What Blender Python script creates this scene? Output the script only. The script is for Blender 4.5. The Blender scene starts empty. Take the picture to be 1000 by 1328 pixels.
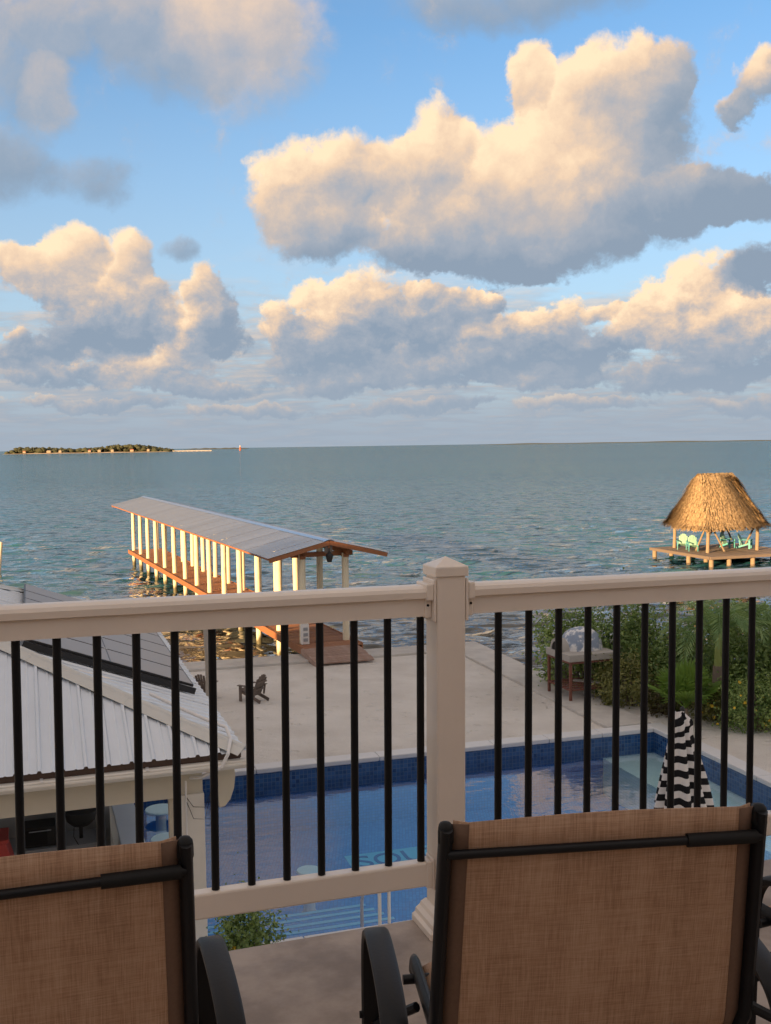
import bpy, bmesh, math, random
import numpy as np
from mathutils import Vector, Matrix, Quaternion

# ------------------------------------------------------------------ camera, sky, sun, exposure
scene = bpy.context.scene
COL = scene.collection
R = math.radians

CAM_H = 6.3
cd = bpy.data.cameras.new('camera')
cam = bpy.data.objects.new('camera', cd); COL.objects.link(cam)
cd.sensor_fit = 'VERTICAL'; cd.sensor_height = 36.0; cd.lens = 1376.14 / 1328 * 36.0
cd.clip_start = 0.05; cd.clip_end = 60000
PITCH, ROLL = 0.0626, 0.0149
cam.matrix_world = (Matrix.Translation((0, 0, CAM_H)) @ Matrix.Rotation(math.pi / 2 - PITCH, 4, 'X')
                    @ Matrix.Rotation(-ROLL, 4, 'Z'))
scene.camera = cam
scene.render.resolution_x = 771; scene.render.resolution_y = 1024

SUN_EL = R(9.0)
SUN_DIR = Vector((-0.64 * math.cos(SUN_EL), -0.768 * math.cos(SUN_EL), math.sin(SUN_EL)))

CRISP = [(8.0, 18.6, 1.42, 2.0, 0.35),(10.2, 17.2, 3.12, 2.91, 0.35),(12.3, 18.3, 2.58, 2.29, 0.2),(15.0, 17.7, 1.42, 2.41, -0.25),(14.1, 15.9, 3.33, 2.5, -0.2),(3.1, 15.7, 2.29, 2.58, 0.3),(2.1, 14.1, 3.33, 2.5, 0.15),(-1.4, 14.1, 2.91, 2.58, 0.2),(-4.4, 13.2, 2.75, 2.41, 0.2),(-3.1, 11.3, 3.33, 1.87, -0.1),(6.0, 14.1, 3.96, 3.12, 0.35),(9.2, 13.4, 4.58, 3.96, 0.45),(4.3, 11.5, 5.83, 2.58, -0.1),(9.2, 10.2, 5.0, 1.87, -0.35),(13.1, 12.6, 5.0, 3.12, -0.25),(16.6, 12.2, 3.96, 1.87, -0.55),(19.0, 12.0, 2.5, 1.46, -0.75),(6.5, 9.3, 3.12, 1.25, -0.8),(2.7, 10.0, 4.58, 1.46, -0.45),(19.3, 17.6, 1.5, 1.75, 0.0),(18.3, 16.2, 1.08, 1.0, -0.1),(-16.1, 9.9, 1.5, 1.75, 0.35),(-17.4, 8.5, 2.29, 1.75, 0.2),(-19.0, 9.2, 1.67, 1.5, 0.3),(-13.3, 9.8, 1.83, 1.75, 0.3),(-14.3, 7.8, 3.12, 2.0, 0.1),(-15.0, 6.0, 3.54, 1.75, -0.6),(-12.4, 6.9, 2.08, 2.0, -0.2),(-8.9, 7.9, 1.5, 1.83, 0.0),(-10.1, 6.1, 2.29, 1.87, 0.1),(-8.5, 6.3, 1.67, 1.67, -0.5),(-12.7, 4.3, 4.16, 1.17, 0.15),(-5.3, 6.5, 1.42, 1.58, 0.05),(-4.0, 5.1, 2.91, 2.08, -0.45),(-2.9, 7.9, 1.92, 1.08, 0.45),(-0.9, 7.7, 2.41, 1.75, 0.35),(-2.3, 6.3, 2.08, 1.87, 0.25),(-0.5, 5.7, 3.12, 2.29, -0.5),(2.4, 6.4, 2.29, 2.29, -0.35),(4.5, 7.1, 1.67, 1.17, -0.1),(9.2, 6.6, 2.58, 1.33, 0.3),(7.5, 5.5, 3.75, 1.75, -0.25),(5.1, 5.2, 3.33, 1.75, -0.4),(10.1, 4.8, 3.75, 1.46, -0.6),(16.4, 8.1, 2.29, 2.0, 0.4),(14.3, 6.8, 2.08, 1.92, 0.35),(13.1, 6.1, 1.58, 1.46, 0.2),(18.6, 6.2, 3.33, 1.75, 0.25),(16.0, 5.6, 3.75, 1.25, 0.0),(19.4, 8.4, 2.41, 1.33, -1.0),(17.7, 4.0, 5.0, 1.17, -0.65),(2.6, 7.9, 1.33, 0.83, 0.1),(5.9, 7.5, 1.25, 0.75, 0.1),(11.7, 7.0, 1.08, 0.75, 0.3),(-18.6, 4.8, 2.08, 1.0, -0.5),(5.9, 4.3, 2.91, 1.08, -0.2),(0.9, 4.4, 2.5, 1.0, 0.1),(-17.5, 3.7, 3.96, 0.83, -0.35),(-10.1, 3.3, 4.79, 0.75, -0.25),(-2.8, 3.6, 3.75, 0.92, -0.2),(2.6, 3.7, 4.16, 1.0, -0.4),(8.3, 3.5, 4.37, 0.92, -0.2),(14.7, 3.2, 4.58, 0.92, -0.4),(18.9, 1.9, 3.33, 0.62, -0.3),(-15.3, 2.2, 5.0, 0.5, -0.2),(-6.9, 2.0, 4.79, 0.5, -0.1),(1.7, 2.1, 5.0, 0.54, -0.3),(10.7, 2.0, 5.0, 0.58, 0)]
SOFT = [(-6.7, 20.1, 4.79, 4.58, 0.45),(-7.7, 21.4, 3.75, 2.91, 0.45),(-10.9, 19.6, 3.96, 2.91, -0.35),(-14.7, 21.0, 4.58, 2.5, -0.35),(-17.1, 17.3, 1.67, 2.17, 0.2),(-18.4, 19.4, 3.33, 3.75, -0.3),(-19.0, 14.0, 2.5, 2.29, -0.85),(-15.3, 13.6, 2.5, 1.75, -0.85),(6.8, 21.7, 7.91, 1.75, -0.75),(-10.2, 10.0, 1.5, 0.83, -0.9),(-18.2, 4.7, 2.5, 1.04, -0.7)]


class Nodes:
    """small helper that writes node trees as expressions"""
    def __init__(self, tree):
        self.t = tree; self.n = tree.nodes; self.l = tree.links

    def new(self, kind, **kw):
        nd = self.n.new(kind)
        for k, v in kw.items():
            setattr(nd, k, v)
        return nd

    def put(self, sock, v):
        if isinstance(v, bpy.types.NodeSocket):
            self.l.new(v, sock)
        elif v is not None:
            sock.default_value = v

    def m(self, op, a=None, b=None, c=None, clamp=False):
        nd = self.new('ShaderNodeMath', operation=op, use_clamp=clamp)
        for i, v in enumerate((a, b, c)):
            if v is not None: self.put(nd.inputs[i], v)
        return nd.outputs[0]

    def v(self, op, a=None, b=None, c=None, out=0):
        nd = self.new('ShaderNodeVectorMath', operation=op)
        for i, v in enumerate((a, b, c)):
            if v is not None: self.put(nd.inputs[i], v)
        return nd.outputs['Value'] if op in ('DOT_PRODUCT', 'LENGTH') else nd.outputs[0]

    def xyz(self, x=0., y=0., z=0.):
        nd = self.new('ShaderNodeCombineXYZ')
        for i, v in enumerate((x, y, z)): self.put(nd.inputs[i], v)
        return nd.outputs[0]

    def noise(self, vec, scale, detail=4., rough=.55, dim='3D', dist=0., out='Fac'):
        nd = self.new('ShaderNodeTexNoise', noise_dimensions=dim)
        if vec is not None: self.put(nd.inputs['Vector'], vec)
        nd.inputs['Scale'].default_value = scale; nd.inputs['Detail'].default_value = detail
        nd.inputs['Roughness'].default_value = rough; nd.inputs['Distortion'].default_value = dist
        return nd.outputs[out]

    def voro(self, vec, scale, feature='F1', smooth=.6, out='Distance', rand=1.):
        nd = self.new('ShaderNodeTexVoronoi', feature=feature)
        if vec is not None: self.put(nd.inputs['Vector'], vec)
        nd.inputs['Scale'].default_value = scale; nd.inputs['Randomness'].default_value = rand
        if feature == 'SMOOTH_F1': nd.inputs['Smoothness'].default_value = smooth
        return nd.outputs[out]

    def ramp(self, fac, stops, interp='LINEAR'):
        nd = self.new('ShaderNodeValToRGB')
        cr = nd.color_ramp; cr.interpolation = interp
        while len(cr.elements) < len(stops): cr.elements.new(0.5)
        for e, (p, c) in zip(cr.elements, stops):
            e.position = p
            e.color = (c, c, c, 1) if isinstance(c, (int, float)) else (c[0], c[1], c[2], 1)
        self.put(nd.inputs[0], fac)
        return nd.outputs[0]

    def mix(self, fac, a, b, blend='MIX'):
        nd = self.new('ShaderNodeMix', data_type='RGBA', blend_type=blend)
        self.put(nd.inputs[0], fac)
        for s, v in ((nd.inputs[6], a), (nd.inputs[7], b)):
            self.put(s, (v[0], v[1], v[2], 1) if isinstance(v, tuple) and len(v) == 3 else v)
        return nd.outputs[2]

    def smooth(self, v, lo, hi):
        nd = self.new('ShaderNodeMapRange', interpolation_type='SMOOTHSTEP')
        self.put(nd.inputs[0], v); nd.inputs[1].default_value = lo; nd.inputs[2].default_value = hi
        return nd.outputs[0]


def build_world():
    w = bpy.data.worlds.new('World'); scene.world = w; w.use_nodes = True
    nt = w.node_tree; nt.nodes.clear(); N = Nodes(nt)
    out = N.new('ShaderNodeOutputWorld')
    sky = N.new('ShaderNodeTexSky', sky_type='NISHITA')
    sky.sun_disc = False; sky.sun_elevation = SUN_EL
    sky.sun_rotation = math.atan2(SUN_DIR.x, SUN_DIR.y) % (2 * math.pi)
    sky.altitude = 5; sky.air_density = 1.0; sky.dust_density = .4; sky.ozone_density = 3.0
    bg = N.new('ShaderNodeBackground'); bg.inputs[1].default_value = 0.1
    dirv = N.new('ShaderNodeTexCoord').outputs['Generated']
    sep = N.new('ShaderNodeSeparateXYZ'); N.l.new(dirv, sep.inputs[0])
    x, y, z = sep.outputs
    az = N.m('MULTIPLY', N.m('ARCTAN2', x, y), 57.2958)
    el = N.m('MULTIPLY', N.m('ARCSINE', z), 57.2958)
    q0 = N.xyz(az, el, 0.)
    # domain warp: soft large swirls plus cauliflower detail
    n3 = N.v('SUBTRACT', N.noise(dirv, 9., 3., .5, out='Color'), (.5, .5, .5))
    n4 = N.v('SUBTRACT', N.noise(dirv, 34., 6., .62, out='Color'), (.5, .5, .5))
    qa = N.v('MULTIPLY_ADD', n3, (3.0, 2.4, 0), q0)
    q = N.v('MULTIPLY_ADD', n4, (2.1, 1.9, 0), qa)
    qs = N.v('MULTIPLY_ADD', n4, (1.8, 1.5, 0), qa)
    L = (-.42, .78, 0)

    def field(q, blobs):
        D = H = 0.
        for (ca, ce, ra, re, b) in blobs:
            v = N.v('MULTIPLY_ADD', q, (1 / ra, 1 / re, 0), (-ca / ra, -ce / re, 0))
            wgt = N.m('MULTIPLY_ADD', N.v('DOT_PRODUCT', v, v), -1., 1., clamp=True)
            H = N.m('MULTIPLY_ADD', wgt, N.m('ADD', N.v('DOT_PRODUCT', v, L), b), H)
            D = N.m('ADD', D, wgt)
        return D, N.m('DIVIDE', H, N.m('MAXIMUM', D, .05))

    D, H = field(q, CRISP)
    Ds, Hs = field(qs, SOFT)
    # billows: cauliflower bumps, lit from the sun's side
    wv = N.v('MULTIPLY_ADD', n4, (.05, .05, .05), dirv)
    def billow(p):
        v1 = N.voro(p, 30., 'SMOOTH_F1', .35)
        return N.m('MULTIPLY_ADD', N.noise(p, 48., 6., .6), .75, N.m('MULTIPLY', v1, -.45))
    bl = billow(wv)
    bl2 = billow(N.v('ADD', wv, (-.008, 0., .010)))
    relief = N.m('SUBTRACT', bl, bl2)
    # larger lumps that break the outline into towers, gaps and loose scraps
    # (clouds low over the sea are farther off, so their lumps look smaller)
    near = N.smooth(el, 7., 12.)
    def lumps(k):
        a = N.noise(N.v('ADD', dirv, (-.016 * k, 0., .020 * k)), 15., 8., .64, dist=.25)
        b = N.noise(N.v('MULTIPLY', N.v('ADD', dirv, (-.008 * k, 0., .010 * k)), (1., 1., 1.35)), 33., 7., .66, dist=.3)
        return N.m('ADD', N.m('MULTIPLY', a, near), N.m('MULTIPLY', b, N.m('SUBTRACT', 1., near)))
    f1 = lumps(0.); lump = N.m('SUBTRACT', f1, lumps(1.))
    D2 = N.m('ADD', N.m('MULTIPLY_ADD', bl, .50, D), N.m('MULTIPLY_ADD', f1, N.m('MULTIPLY_ADD', near, -.7, 2.3), N.m('MULTIPLY_ADD', near, .38, -1.36)))
    a_c = N.smooth(D2, .04, .56)
    lit = N.m('ADD', N.m('MULTIPLY_ADD', H, .72, .46), N.m('MULTIPLY_ADD', relief, .26, N.m('MULTIPLY', lump, N.m('MULTIPLY_ADD', near, -.30, .95))))
    lit = N.m('SUBTRACT', lit, N.m('MULTIPLY', N.smooth(D2, .9, 2.8), .06))
    a_s = N.m('MULTIPLY', N.smooth(N.m('ADD', N.m('MULTIPLY_ADD', bl, .35, Ds), N.m('MULTIPLY_ADD', f1, 1.5, -.8)), .02, 1.05), .85)
    lit_s = N.m('ADD', N.m('MULTIPLY_ADD', Hs, .40, .42), N.m('MULTIPLY_ADD', relief, .15, N.m('MULTIPLY', lump, .5)))
    # far cloud decks seen edge-on round the horizon; extra cloud added overhead and behind, out of view, as fill for the shaded ground
    pl = N.v('DIVIDE', dirv, N.xyz(*(N.m('ADD', N.m('MAXIMUM', z, 0.), .09),) * 3))
    pf = N.v('MULTIPLY', pl, (1., 1., 0.))
    far = N.noise(pf, 1.9, 6., .6)
    far_hi = N.noise(N.v('ADD', pf, (-.07, -.07, 0)), 1.9, 6., .6)
    low = N.smooth(el, 11., 5.)
    outside = N.smooth(N.m('ABSOLUTE', az), 24., 34.)
    hi = N.smooth(el, 21., 30.)
    gen = N.m('MAXIMUM', N.m('MULTIPLY', low, .9), N.m('MAXIMUM', outside, hi))
    cover = N.m('MULTIPLY_ADD', N.m('MAXIMUM', outside, hi), .12, N.m('MULTIPLY', low, .08))
    deck = N.m('SUBTRACT', N.m('ADD', far, cover), .5)
    a_f = N.m('MULTIPLY', N.m('MULTIPLY', N.smooth(deck, -.05, .14), gen), .94)
    lit_f = N.m('MULTIPLY_ADD', N.m('SUBTRACT', far, far_hi), 2.2, N.m('MULTIPLY_ADD', low, -.12, .57))
    haze = N.smooth(el, 26.0, -4.)

    stops = [(0., (1.05, 1.34, 1.72)), (.28, (1.42, 1.60, 1.88)), (.5, (2.15, 1.92, 1.82)), (.74, (3.35, 2.48, 1.78)), (1., (4.2, 3.2, 2.15))]
    sc = 10.
    stops = [(p, tuple(v / sc for v in c)) for p, c in stops]
    def cloud_col(l):
        c = N.ramp(N.m('MULTIPLY', l, 1., clamp=True), stops)
        return N.mix(1., c, (sc, sc, sc), 'MULTIPLY')
    c = N.mix(1., sky.outputs[0], (.79, .88, .92), 'MULTIPLY')
    hz = (1.9, 2.25, 2.75); low_hz = (1.34, 1.60, 1.93)
    c = N.mix(N.m('MULTIPLY', haze, .9), c, hz)
    c = N.mix(a_f, c, N.mix(N.m('MULTIPLY', low, .35), cloud_col(lit_f), low_hz))
    c = N.mix(a_s, c, cloud_col(lit_s))
    c = N.mix(a_c, c, cloud_col(lit))
    c = N.mix(N.m('MULTIPLY', N.smooth(el, 6.2, .2), .88), c, low_hz)
    N.l.new(c, bg.inputs[0]); N.l.new(bg.outputs[0], out.inputs[0])
    w.cycles.sampling_method = 'MANUAL'; w.cycles.sample_map_resolution = 1024


build_world()
sd = bpy.data.lights.new('sun', 'SUN'); sd.energy = 5.0; sd.angle = R(0.5); sd.color = (1.0, .60, .27)
sun = bpy.data.objects.new('sun', sd); COL.objects.link(sun)
sun.rotation_mode = 'QUATERNION'; sun.rotation_quaternion = SUN_DIR.to_track_quat('Z', 'Y')
sun.location = (-60, -45, 40)

scene.view_settings.view_transform = 'Standard'; scene.view_settings.look = 'None'
scene.view_settings.exposure = 1.42; scene.view_settings.gamma = 1.0
scene.view_settings.use_curve_mapping = False
scene.render.engine = 'CYCLES'
try:
    scene.cycles.use_denoising = True
    scene.cycles.adaptive_threshold = .03; scene.cycles.max_bounces = 7; scene.cycles.transparent_max_bounces = 12
    scene.cycles.caustics_reflective = False; scene.cycles.caustics_refractive = False
except Exception:
    pass
random.seed(11); RNG = np.random.default_rng(11)

# ------------------------------------------------------------------ helpers
class MB:
    """collects geometry, build() links it as one mesh object"""
    def __init__(self): self.V = []; self.F = []
    def add(self, vs, fs):
        o = len(self.V); self.V += [tuple(v) for v in vs]; self.F += [tuple(i + o for i in f) for f in fs]; return self
    def box(self, c, s, rz=0., rx=0., ry=0.):
        hx, hy, hz = s[0] / 2, s[1] / 2, s[2] / 2
        vs = [Vector((i * hx, j * hy, k * hz)) for i in (-1, 1) for j in (-1, 1) for k in (-1, 1)]
        M = Matrix.Rotation(rz, 3, 'Z') @ Matrix.Rotation(ry, 3, 'Y') @ Matrix.Rotation(rx, 3, 'X')
        vs = [M @ v + Vector(c) for v in vs]
        return self.add(vs, [(0, 1, 3, 2), (4, 6, 7, 5), (0, 4, 5, 1), (2, 3, 7, 6), (0, 2, 6, 4), (1, 5, 7, 3)])
    def span(self, a, b, wx, wz, up=(0, 0, 1)):
        """bar from a to b, section wx (sideways) by wz (up)"""
        a, b = Vector(a), Vector(b); d = (b - a).normalized(); s = d.cross(Vector(up))
        if s.length < 1e-4: s = Vector((1, 0, 0))
        s.normalize(); u = s.cross(d)
        vs = [p + s * i * wx / 2 + u * j * wz / 2 for p in (a, b) for i, j in ((-1, -1), (1, -1), (1, 1), (-1, 1))]
        return self.add(vs, [(0, 1, 2, 3), (7, 6, 5, 4), (0, 4, 5, 1), (1, 5, 6, 2), (2, 6, 7, 3), (3, 7, 4, 0)])
    def tube(self, pts, r, n=8, cap=True):
        pts = [Vector(p) for p in pts]; rs = r if isinstance(r, (list, tuple)) else [r] * len(pts)
        vs = []; s = None
        for i, p in enumerate(pts):
            d = (pts[min(i + 1, len(pts) - 1)] - pts[max(i - 1, 0)]).normalized()
            if s is None:
                s = d.cross(Vector((0, 0, 1)))
                if s.length < 1e-3: s = Vector((1, 0, 0))
            s = (s - d * s.dot(d)).normalized(); u = s.cross(d)
            for k in range(n):
                t = 2 * math.pi * k / n; vs.append(p + (s * math.cos(t) + u * math.sin(t)) * rs[i])
        fs = [(i * n + k, i * n + (k + 1) % n, (i + 1) * n + (k + 1) % n, (i + 1) * n + k) for i in range(len(pts) - 1) for k in range(n)]
        if cap: fs += [tuple(range(n - 1, -1, -1)), tuple((len(pts) - 1) * n + k for k in range(n))]
        return self.add(vs, fs)
    def sweep(self, pts, prof, side=(1, 0, 0)):
        """profile (side, up) swept along pts; side is fixed"""
        pts = [Vector(p) for p in pts]; s = Vector(side); n = len(prof); vs = []
        for i, p in enumerate(pts):
            d = (pts[min(i + 1, len(pts) - 1)] - pts[max(i - 1, 0)]).normalized(); u = s.cross(d).normalized()
            vs += [p + s * a + u * b for a, b in prof]
        fs = [(i * n + k, i * n + (k + 1) % n, (i + 1) * n + (k + 1) % n, (i + 1) * n + k) for i in range(len(pts) - 1) for k in range(n)]
        fs += [tuple(range(n - 1, -1, -1)), tuple((len(pts) - 1) * n + k for k in range(n))]
        return self.add(vs, fs)
    def lathe(self, prof, n=24, c=(0, 0, 0), cap=True):
        vs = [(c[0] + r * math.cos(2 * math.pi * k / n), c[1] + r * math.sin(2 * math.pi * k / n), c[2] + z) for r, z in prof for k in range(n)]
        fs = [(i * n + k, i * n + (k + 1) % n, (i + 1) * n + (k + 1) % n, (i + 1) * n + k) for i in range(len(prof) - 1) for k in range(n)]
        if cap: fs += [tuple(range(n - 1, -1, -1)), tuple((len(prof) - 1) * n + k for k in range(n))]
        return self.add(vs, fs)
    def prism(self, poly, z0, z1):
        n = len(poly)
        vs = [(p[0], p[1], z0) for p in poly] + [(p[0], p[1], z1) for p in poly]
        fs = [tuple(range(n - 1, -1, -1)), tuple(range(n, 2 * n))] + [(i, (i + 1) % n, n + (i + 1) % n, n + i) for i in range(n)]
        return self.add(vs, fs)
    def mesh(self, name):
        me = bpy.data.meshes.new(name); me.from_pydata(self.V, [], self.F); me.update(); return me
    def build(self, name, mat, parent=None, smooth=False, bevel=0., loc=None, solid=0., angle=40, kind=None):
        me = self.mesh(name); me.materials.append(mat)
        if smooth: shade(me, angle)
        o = link(name, me, parent)
        if loc: o.location = loc
        if solid:
            md = o.modifiers.new('solid', 'SOLIDIFY'); md.thickness = solid; md.offset = 0
        if bevel:
            md = o.modifiers.new('bevel', 'BEVEL'); md.width = bevel; md.segments = 2; md.limit_method = 'ANGLE'; md.angle_limit = R(40)
        if kind: o['kind'] = kind
        return o

def shade(me, angle=40):
    me.polygons.foreach_set('use_smooth', [True] * len(me.polygons))
    try: me.set_sharp_from_angle(angle=R(angle))
    except Exception: pass

def link(name, data, parent=None):
    o = bpy.data.objects.new(name, data); COL.objects.link(o)
    if parent is not None: o.parent = parent
    return o

def thing(name, label, cat, loc=(0, 0, 0), rz=0., group=None, rx=0., ry=0.):
    o = link(name, None); o.location = loc; o.rotation_euler = (rx, ry, rz); o.empty_display_size = .1
    return tag(o, label, cat, group)

def tag(o, label, cat, group=None):
    o['label'] = label; o['category'] = cat
    if group: o['group'] = group
    return o

def struct(o):
    o['kind'] = 'structure'; return o

def dup(root, loc, rz, label=None, group=None):
    r = root.copy(); COL.objects.link(r); r.location = loc; r.rotation_euler = (0, 0, rz)
    if label: r['label'] = label
    if group: r['group'] = group
    for ch in list(root.children):
        c = ch.copy(); COL.objects.link(c); c.parent = r
        for g in list(ch.children):
            d = g.copy(); COL.objects.link(d); d.parent = c
    return r

def copy_to(src, parent, loc, rz=0.):
    c = src.copy(); COL.objects.link(c); c.parent = parent; c.location = loc; c.rotation_euler = (0, 0, rz); return c

def arc(c, r, a0, a1, n):
    """points in the y-z plane around c"""
    return [(c[0], c[1] + r * math.cos(R(a0 + (a1 - a0) * i / n)), c[2] + r * math.sin(R(a0 + (a1 - a0) * i / n))) for i in range(n + 1)]

# site frame: pool, sea wall, pool bar and terrace share one orientation
SY = R(17.0); SC, SS = math.cos(SY), math.sin(SY)
def S(x, y, z=0.): return (x * SC - y * SS, x * SS + y * SC, z)

# ------------------------------------------------------------------ materials
MATS = {}
def mat(name, base, rough=.6, metal=0., spec=.5, vary=0., vscale=3., bump=0., bscale=20., bdetail=4., stretch=(1, 1, 1), col2=None, coat=0., c2lo=.35, c2hi=.65, coords='Object', sheen=0., rand=0.):
    """principled surface with uneven colour and fine relief"""
    m = bpy.data.materials.new(name); m.use_nodes = True; MATS[name] = m
    nt = m.node_tree; N = Nodes(nt); p = nt.nodes['Principled BSDF']
    p.inputs['Roughness'].default_value = rough; p.inputs['Metallic'].default_value = metal
    p.inputs['Specular IOR Level'].default_value = spec; p.inputs['Coat Weight'].default_value = coat
    tc = N.new('ShaderNodeTexCoord').outputs[coords]
    vec = N.v('MULTIPLY', tc, stretch)
    c = (*base, 1)
    if col2:
        f = N.smooth(N.noise(vec, vscale, 6., .6), c2lo, c2hi)
        c = N.mix(f, base, tuple(col2))
    if vary:
        f = N.m('MULTIPLY_ADD', N.noise(vec, vscale * 2.3, 5., .6), 2 * vary, 1 - vary)
        c = N.mix(1., c, N.xyz(f, f, f), 'MULTIPLY')
    if rand:
        f = N.m('MULTIPLY_ADD', N.new('ShaderNodeObjectInfo').outputs['Random'], 2 * rand, 1 - rand)
        c = N.mix(1., c, N.xyz(f, f, f), 'MULTIPLY')
    N.put(p.inputs['Base Color'], c)
    if bump:
        b = N.new('ShaderNodeBump'); b.inputs['Strength'].default_value = bump; b.inputs['Distance'].default_value = .02
        N.put(b.inputs['Height'], N.noise(vec, bscale, bdetail, .6)); N.l.new(b.outputs[0], p.inputs['Normal'])
    return m

mat('vinyl', (.80, .705, .605), .36, vary=.06, vscale=3., bump=.03, bscale=60, col2=(.60, .48, .37), c2lo=.66, c2hi=.80, coat=.3)
mat('black_metal', (.006, .006, .007), .5, spec=.25, vary=.2, vscale=20)
mat('black_tube', (.006, .0065, .008), .4, spec=.3, vary=.2, vscale=12, bump=.03, bscale=120)
mat('plastic_cap', (.008, .008, .008), .6, spec=.3)
mat('balcony_floor', (.25, .20, .165), .6, vary=.18, vscale=3.4, col2=(.42, .345, .285), bump=.10, bscale=24, bdetail=8)
mat('plaster', (.84, .70, .54), .8, vary=.05, vscale=2., bump=.15, bscale=40)
mat('white_paint', (.72, .69, .62), .55, vary=.06, vscale=3.)
mat('cream_paint', (.60, .55, .44), .65, vary=.06, vscale=2.)
mat('roof_metal', (.70, .76, .82), .38, metal=.45, vary=.08, vscale=2.2, stretch=(1, .25, 1), bump=.03, bscale=9)
mat('dock_metal', (.50, .55, .62), .24, metal=.95, vary=.12, vscale=.8, bump=.03, bscale=6, rand=.06)
mat('cap_metal', (.62, .62, .58), .45, metal=.35, vary=.08, vscale=3.)
mat('brown_trim', (.09, .055, .04), .6, vary=.15, vscale=6.)
mat('pvc', (.75, .74, .72), .4, vary=.04, vscale=5.)
mat('solar_glass', (.045, .042, .05), .16, spec=.9, vary=.1, vscale=2., coat=.6)
mat('panel_cloud_tint', (.26, .235, .22), .38, spec=.5, vary=.06, vscale=2.)  # pale cloud reflection on the panel glass put into the base colour
mat('black_rail', (.02, .02, .022), .4, vary=.1)
mat('dock_wood', (.27, .105, .045), .75, vary=.25, vscale=4., stretch=(1, 6, 6), col2=(.36, .17, .085), bump=.2, bscale=14, rand=.18)
mat('ramp_wood', (.30, .19, .145), .8, vary=.2, vscale=4., col2=(.38, .27, .22), bump=.2, bscale=14, rand=.15)
mat('beam_wood', (.30, .12, .05), .7, vary=.25, vscale=5., bump=.15, bscale=16)
mat('post_paint', (.80, .73, .54), .6, vary=.08, vscale=2.5)
mat('weathered_wood', (.19, .155, .13), .85, vary=.25, vscale=5., stretch=(1, 1, 4), bump=.3, bscale=18, rand=.15)
mat('pale_trunk', (.40, .365, .32), .85, vary=.2, vscale=9., bump=.3, bscale=14)
mat('chair_wood', (.16, .125, .105), .8, vary=.25, vscale=8., bump=.2, bscale=25, rand=.15)
mat('green_plastic', (.26, .50, .42), .55, vary=.06, vscale=4.)
mat('aqua_plastic', (.08, .38, .42), .55, vary=.06, vscale=4.)
mat('pile_wood', (.27, .215, .155), .85, vary=.25, vscale=4., bump=.3, bscale=10)
mat('thatch', (.40, .305, .185), .95, spec=.1, vary=.35, vscale=7., col2=(.22, .16, .095), bump=.6, bscale=16)
mat('concrete', (.56, .54, .50), .85, vary=.10, vscale=1.6, bump=.15, bscale=18, col2=(.48, .46, .43))
mat('coping', (.66, .67, .68), .6, vary=.06, vscale=1.5, bump=.08, bscale=20)
mat('oven_clay', (.78, .78, .77), .9, vary=.18, vscale=4., col2=(.27, .33, .43), c2lo=.44, c2hi=.54, bump=.4, bscale=18)
mat('oven_slab', (.40, .38, .35), .9, vary=.15, vscale=5., bump=.3, bscale=25)
mat('mouth_shade', (.015, .013, .012), .95)  # near-black sheet colour standing in for the shaded hollow of the oven
mat('rust', (.15, .055, .04), .8, vary=.3, vscale=9., col2=(.22, .09, .06))
mat('stone_grey', (.20, .20, .21), .8, vary=.15, vscale=3., bump=.2, bscale=12)
mat('red_plastic', (.42, .045, .035), .5, vary=.05)
mat('counter', (.62, .70, .78), .5, vary=.04)
mat('stool_blue', (.42, .62, .70), .6, vary=.08, vscale=4.)
mat('trunk', (.23, .18, .14), .9, vary=.2, vscale=10., bump=.4, bscale=14)
mat('crownshaft', (.28, .33, .09), .5, vary=.15, vscale=6.)
mat('twig', (.16, .12, .09), .9, vary=.2)
mat('yellow_petal', (.75, .50, .04), .7)
mat('island_sand', (.50, .40, .29), .95, vary=.1, vscale=.02)
mat('far_land', (.085, .10, .085), .95, vary=.2, vscale=.01)
mat('far_trees', (.045, .055, .03), .95, vary=.4, vscale=.05)
mat('tower_red', (.40, .13, .09), .8)
mat('tower_pale', (.6, .56, .5), .8)
mat('letter_blue', (.015, .06, .20), .5, vary=.1, vscale=8.)
mat('letter_panel', (.10, .42, .58), .5, vary=.15, vscale=9.)
mat('step_edge', (.22, .48, .66), .5, vary=.1, vscale=6.)
mat('grey_wall', (.30, .32, .34), .85, vary=.08, vscale=2.)
mat('shaded_hem', (.17, .10, .065), .8, vary=.2, vscale=60.)  # doubled fabric edge, its fold shade put into a darker colour
mat('far_wall', (.33, .28, .22), .9)
mat('cord', (.012, .012, .012), .6)

def post_mat():
    m = MATS['post_paint']; nt = m.node_tree; N = Nodes(nt); p = nt.nodes['Principled BSDF']
    old = p.inputs['Base Color'].links[0].from_socket
    tc = N.new('ShaderNodeTexCoord').outputs['Object']; sp = N.new('ShaderNodeSeparateXYZ'); N.l.new(tc, sp.inputs[0])
    rnd = N.new('ShaderNodeObjectInfo').outputs['Random']
    n = N.noise(N.v('MULTIPLY_ADD', tc, (6, 6, 1.6), N.xyz(N.m('MULTIPLY', rnd, 30.), 0., 0.)), 1., 5., .65)
    algae = N.smooth(N.m('SUBTRACT', N.m('MULTIPLY_ADD', n, .7, .02), sp.outputs[2]), -.05, .25)     # weed band at the waterline
    c = N.mix(algae, old, (.10, .095, .05))
    c = N.mix(N.m('MULTIPLY', N.smooth(n, .58, .75), .45), c, (.42, .36, .25))
    N.l.new(c, p.inputs['Base Color'])
post_mat()

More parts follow.
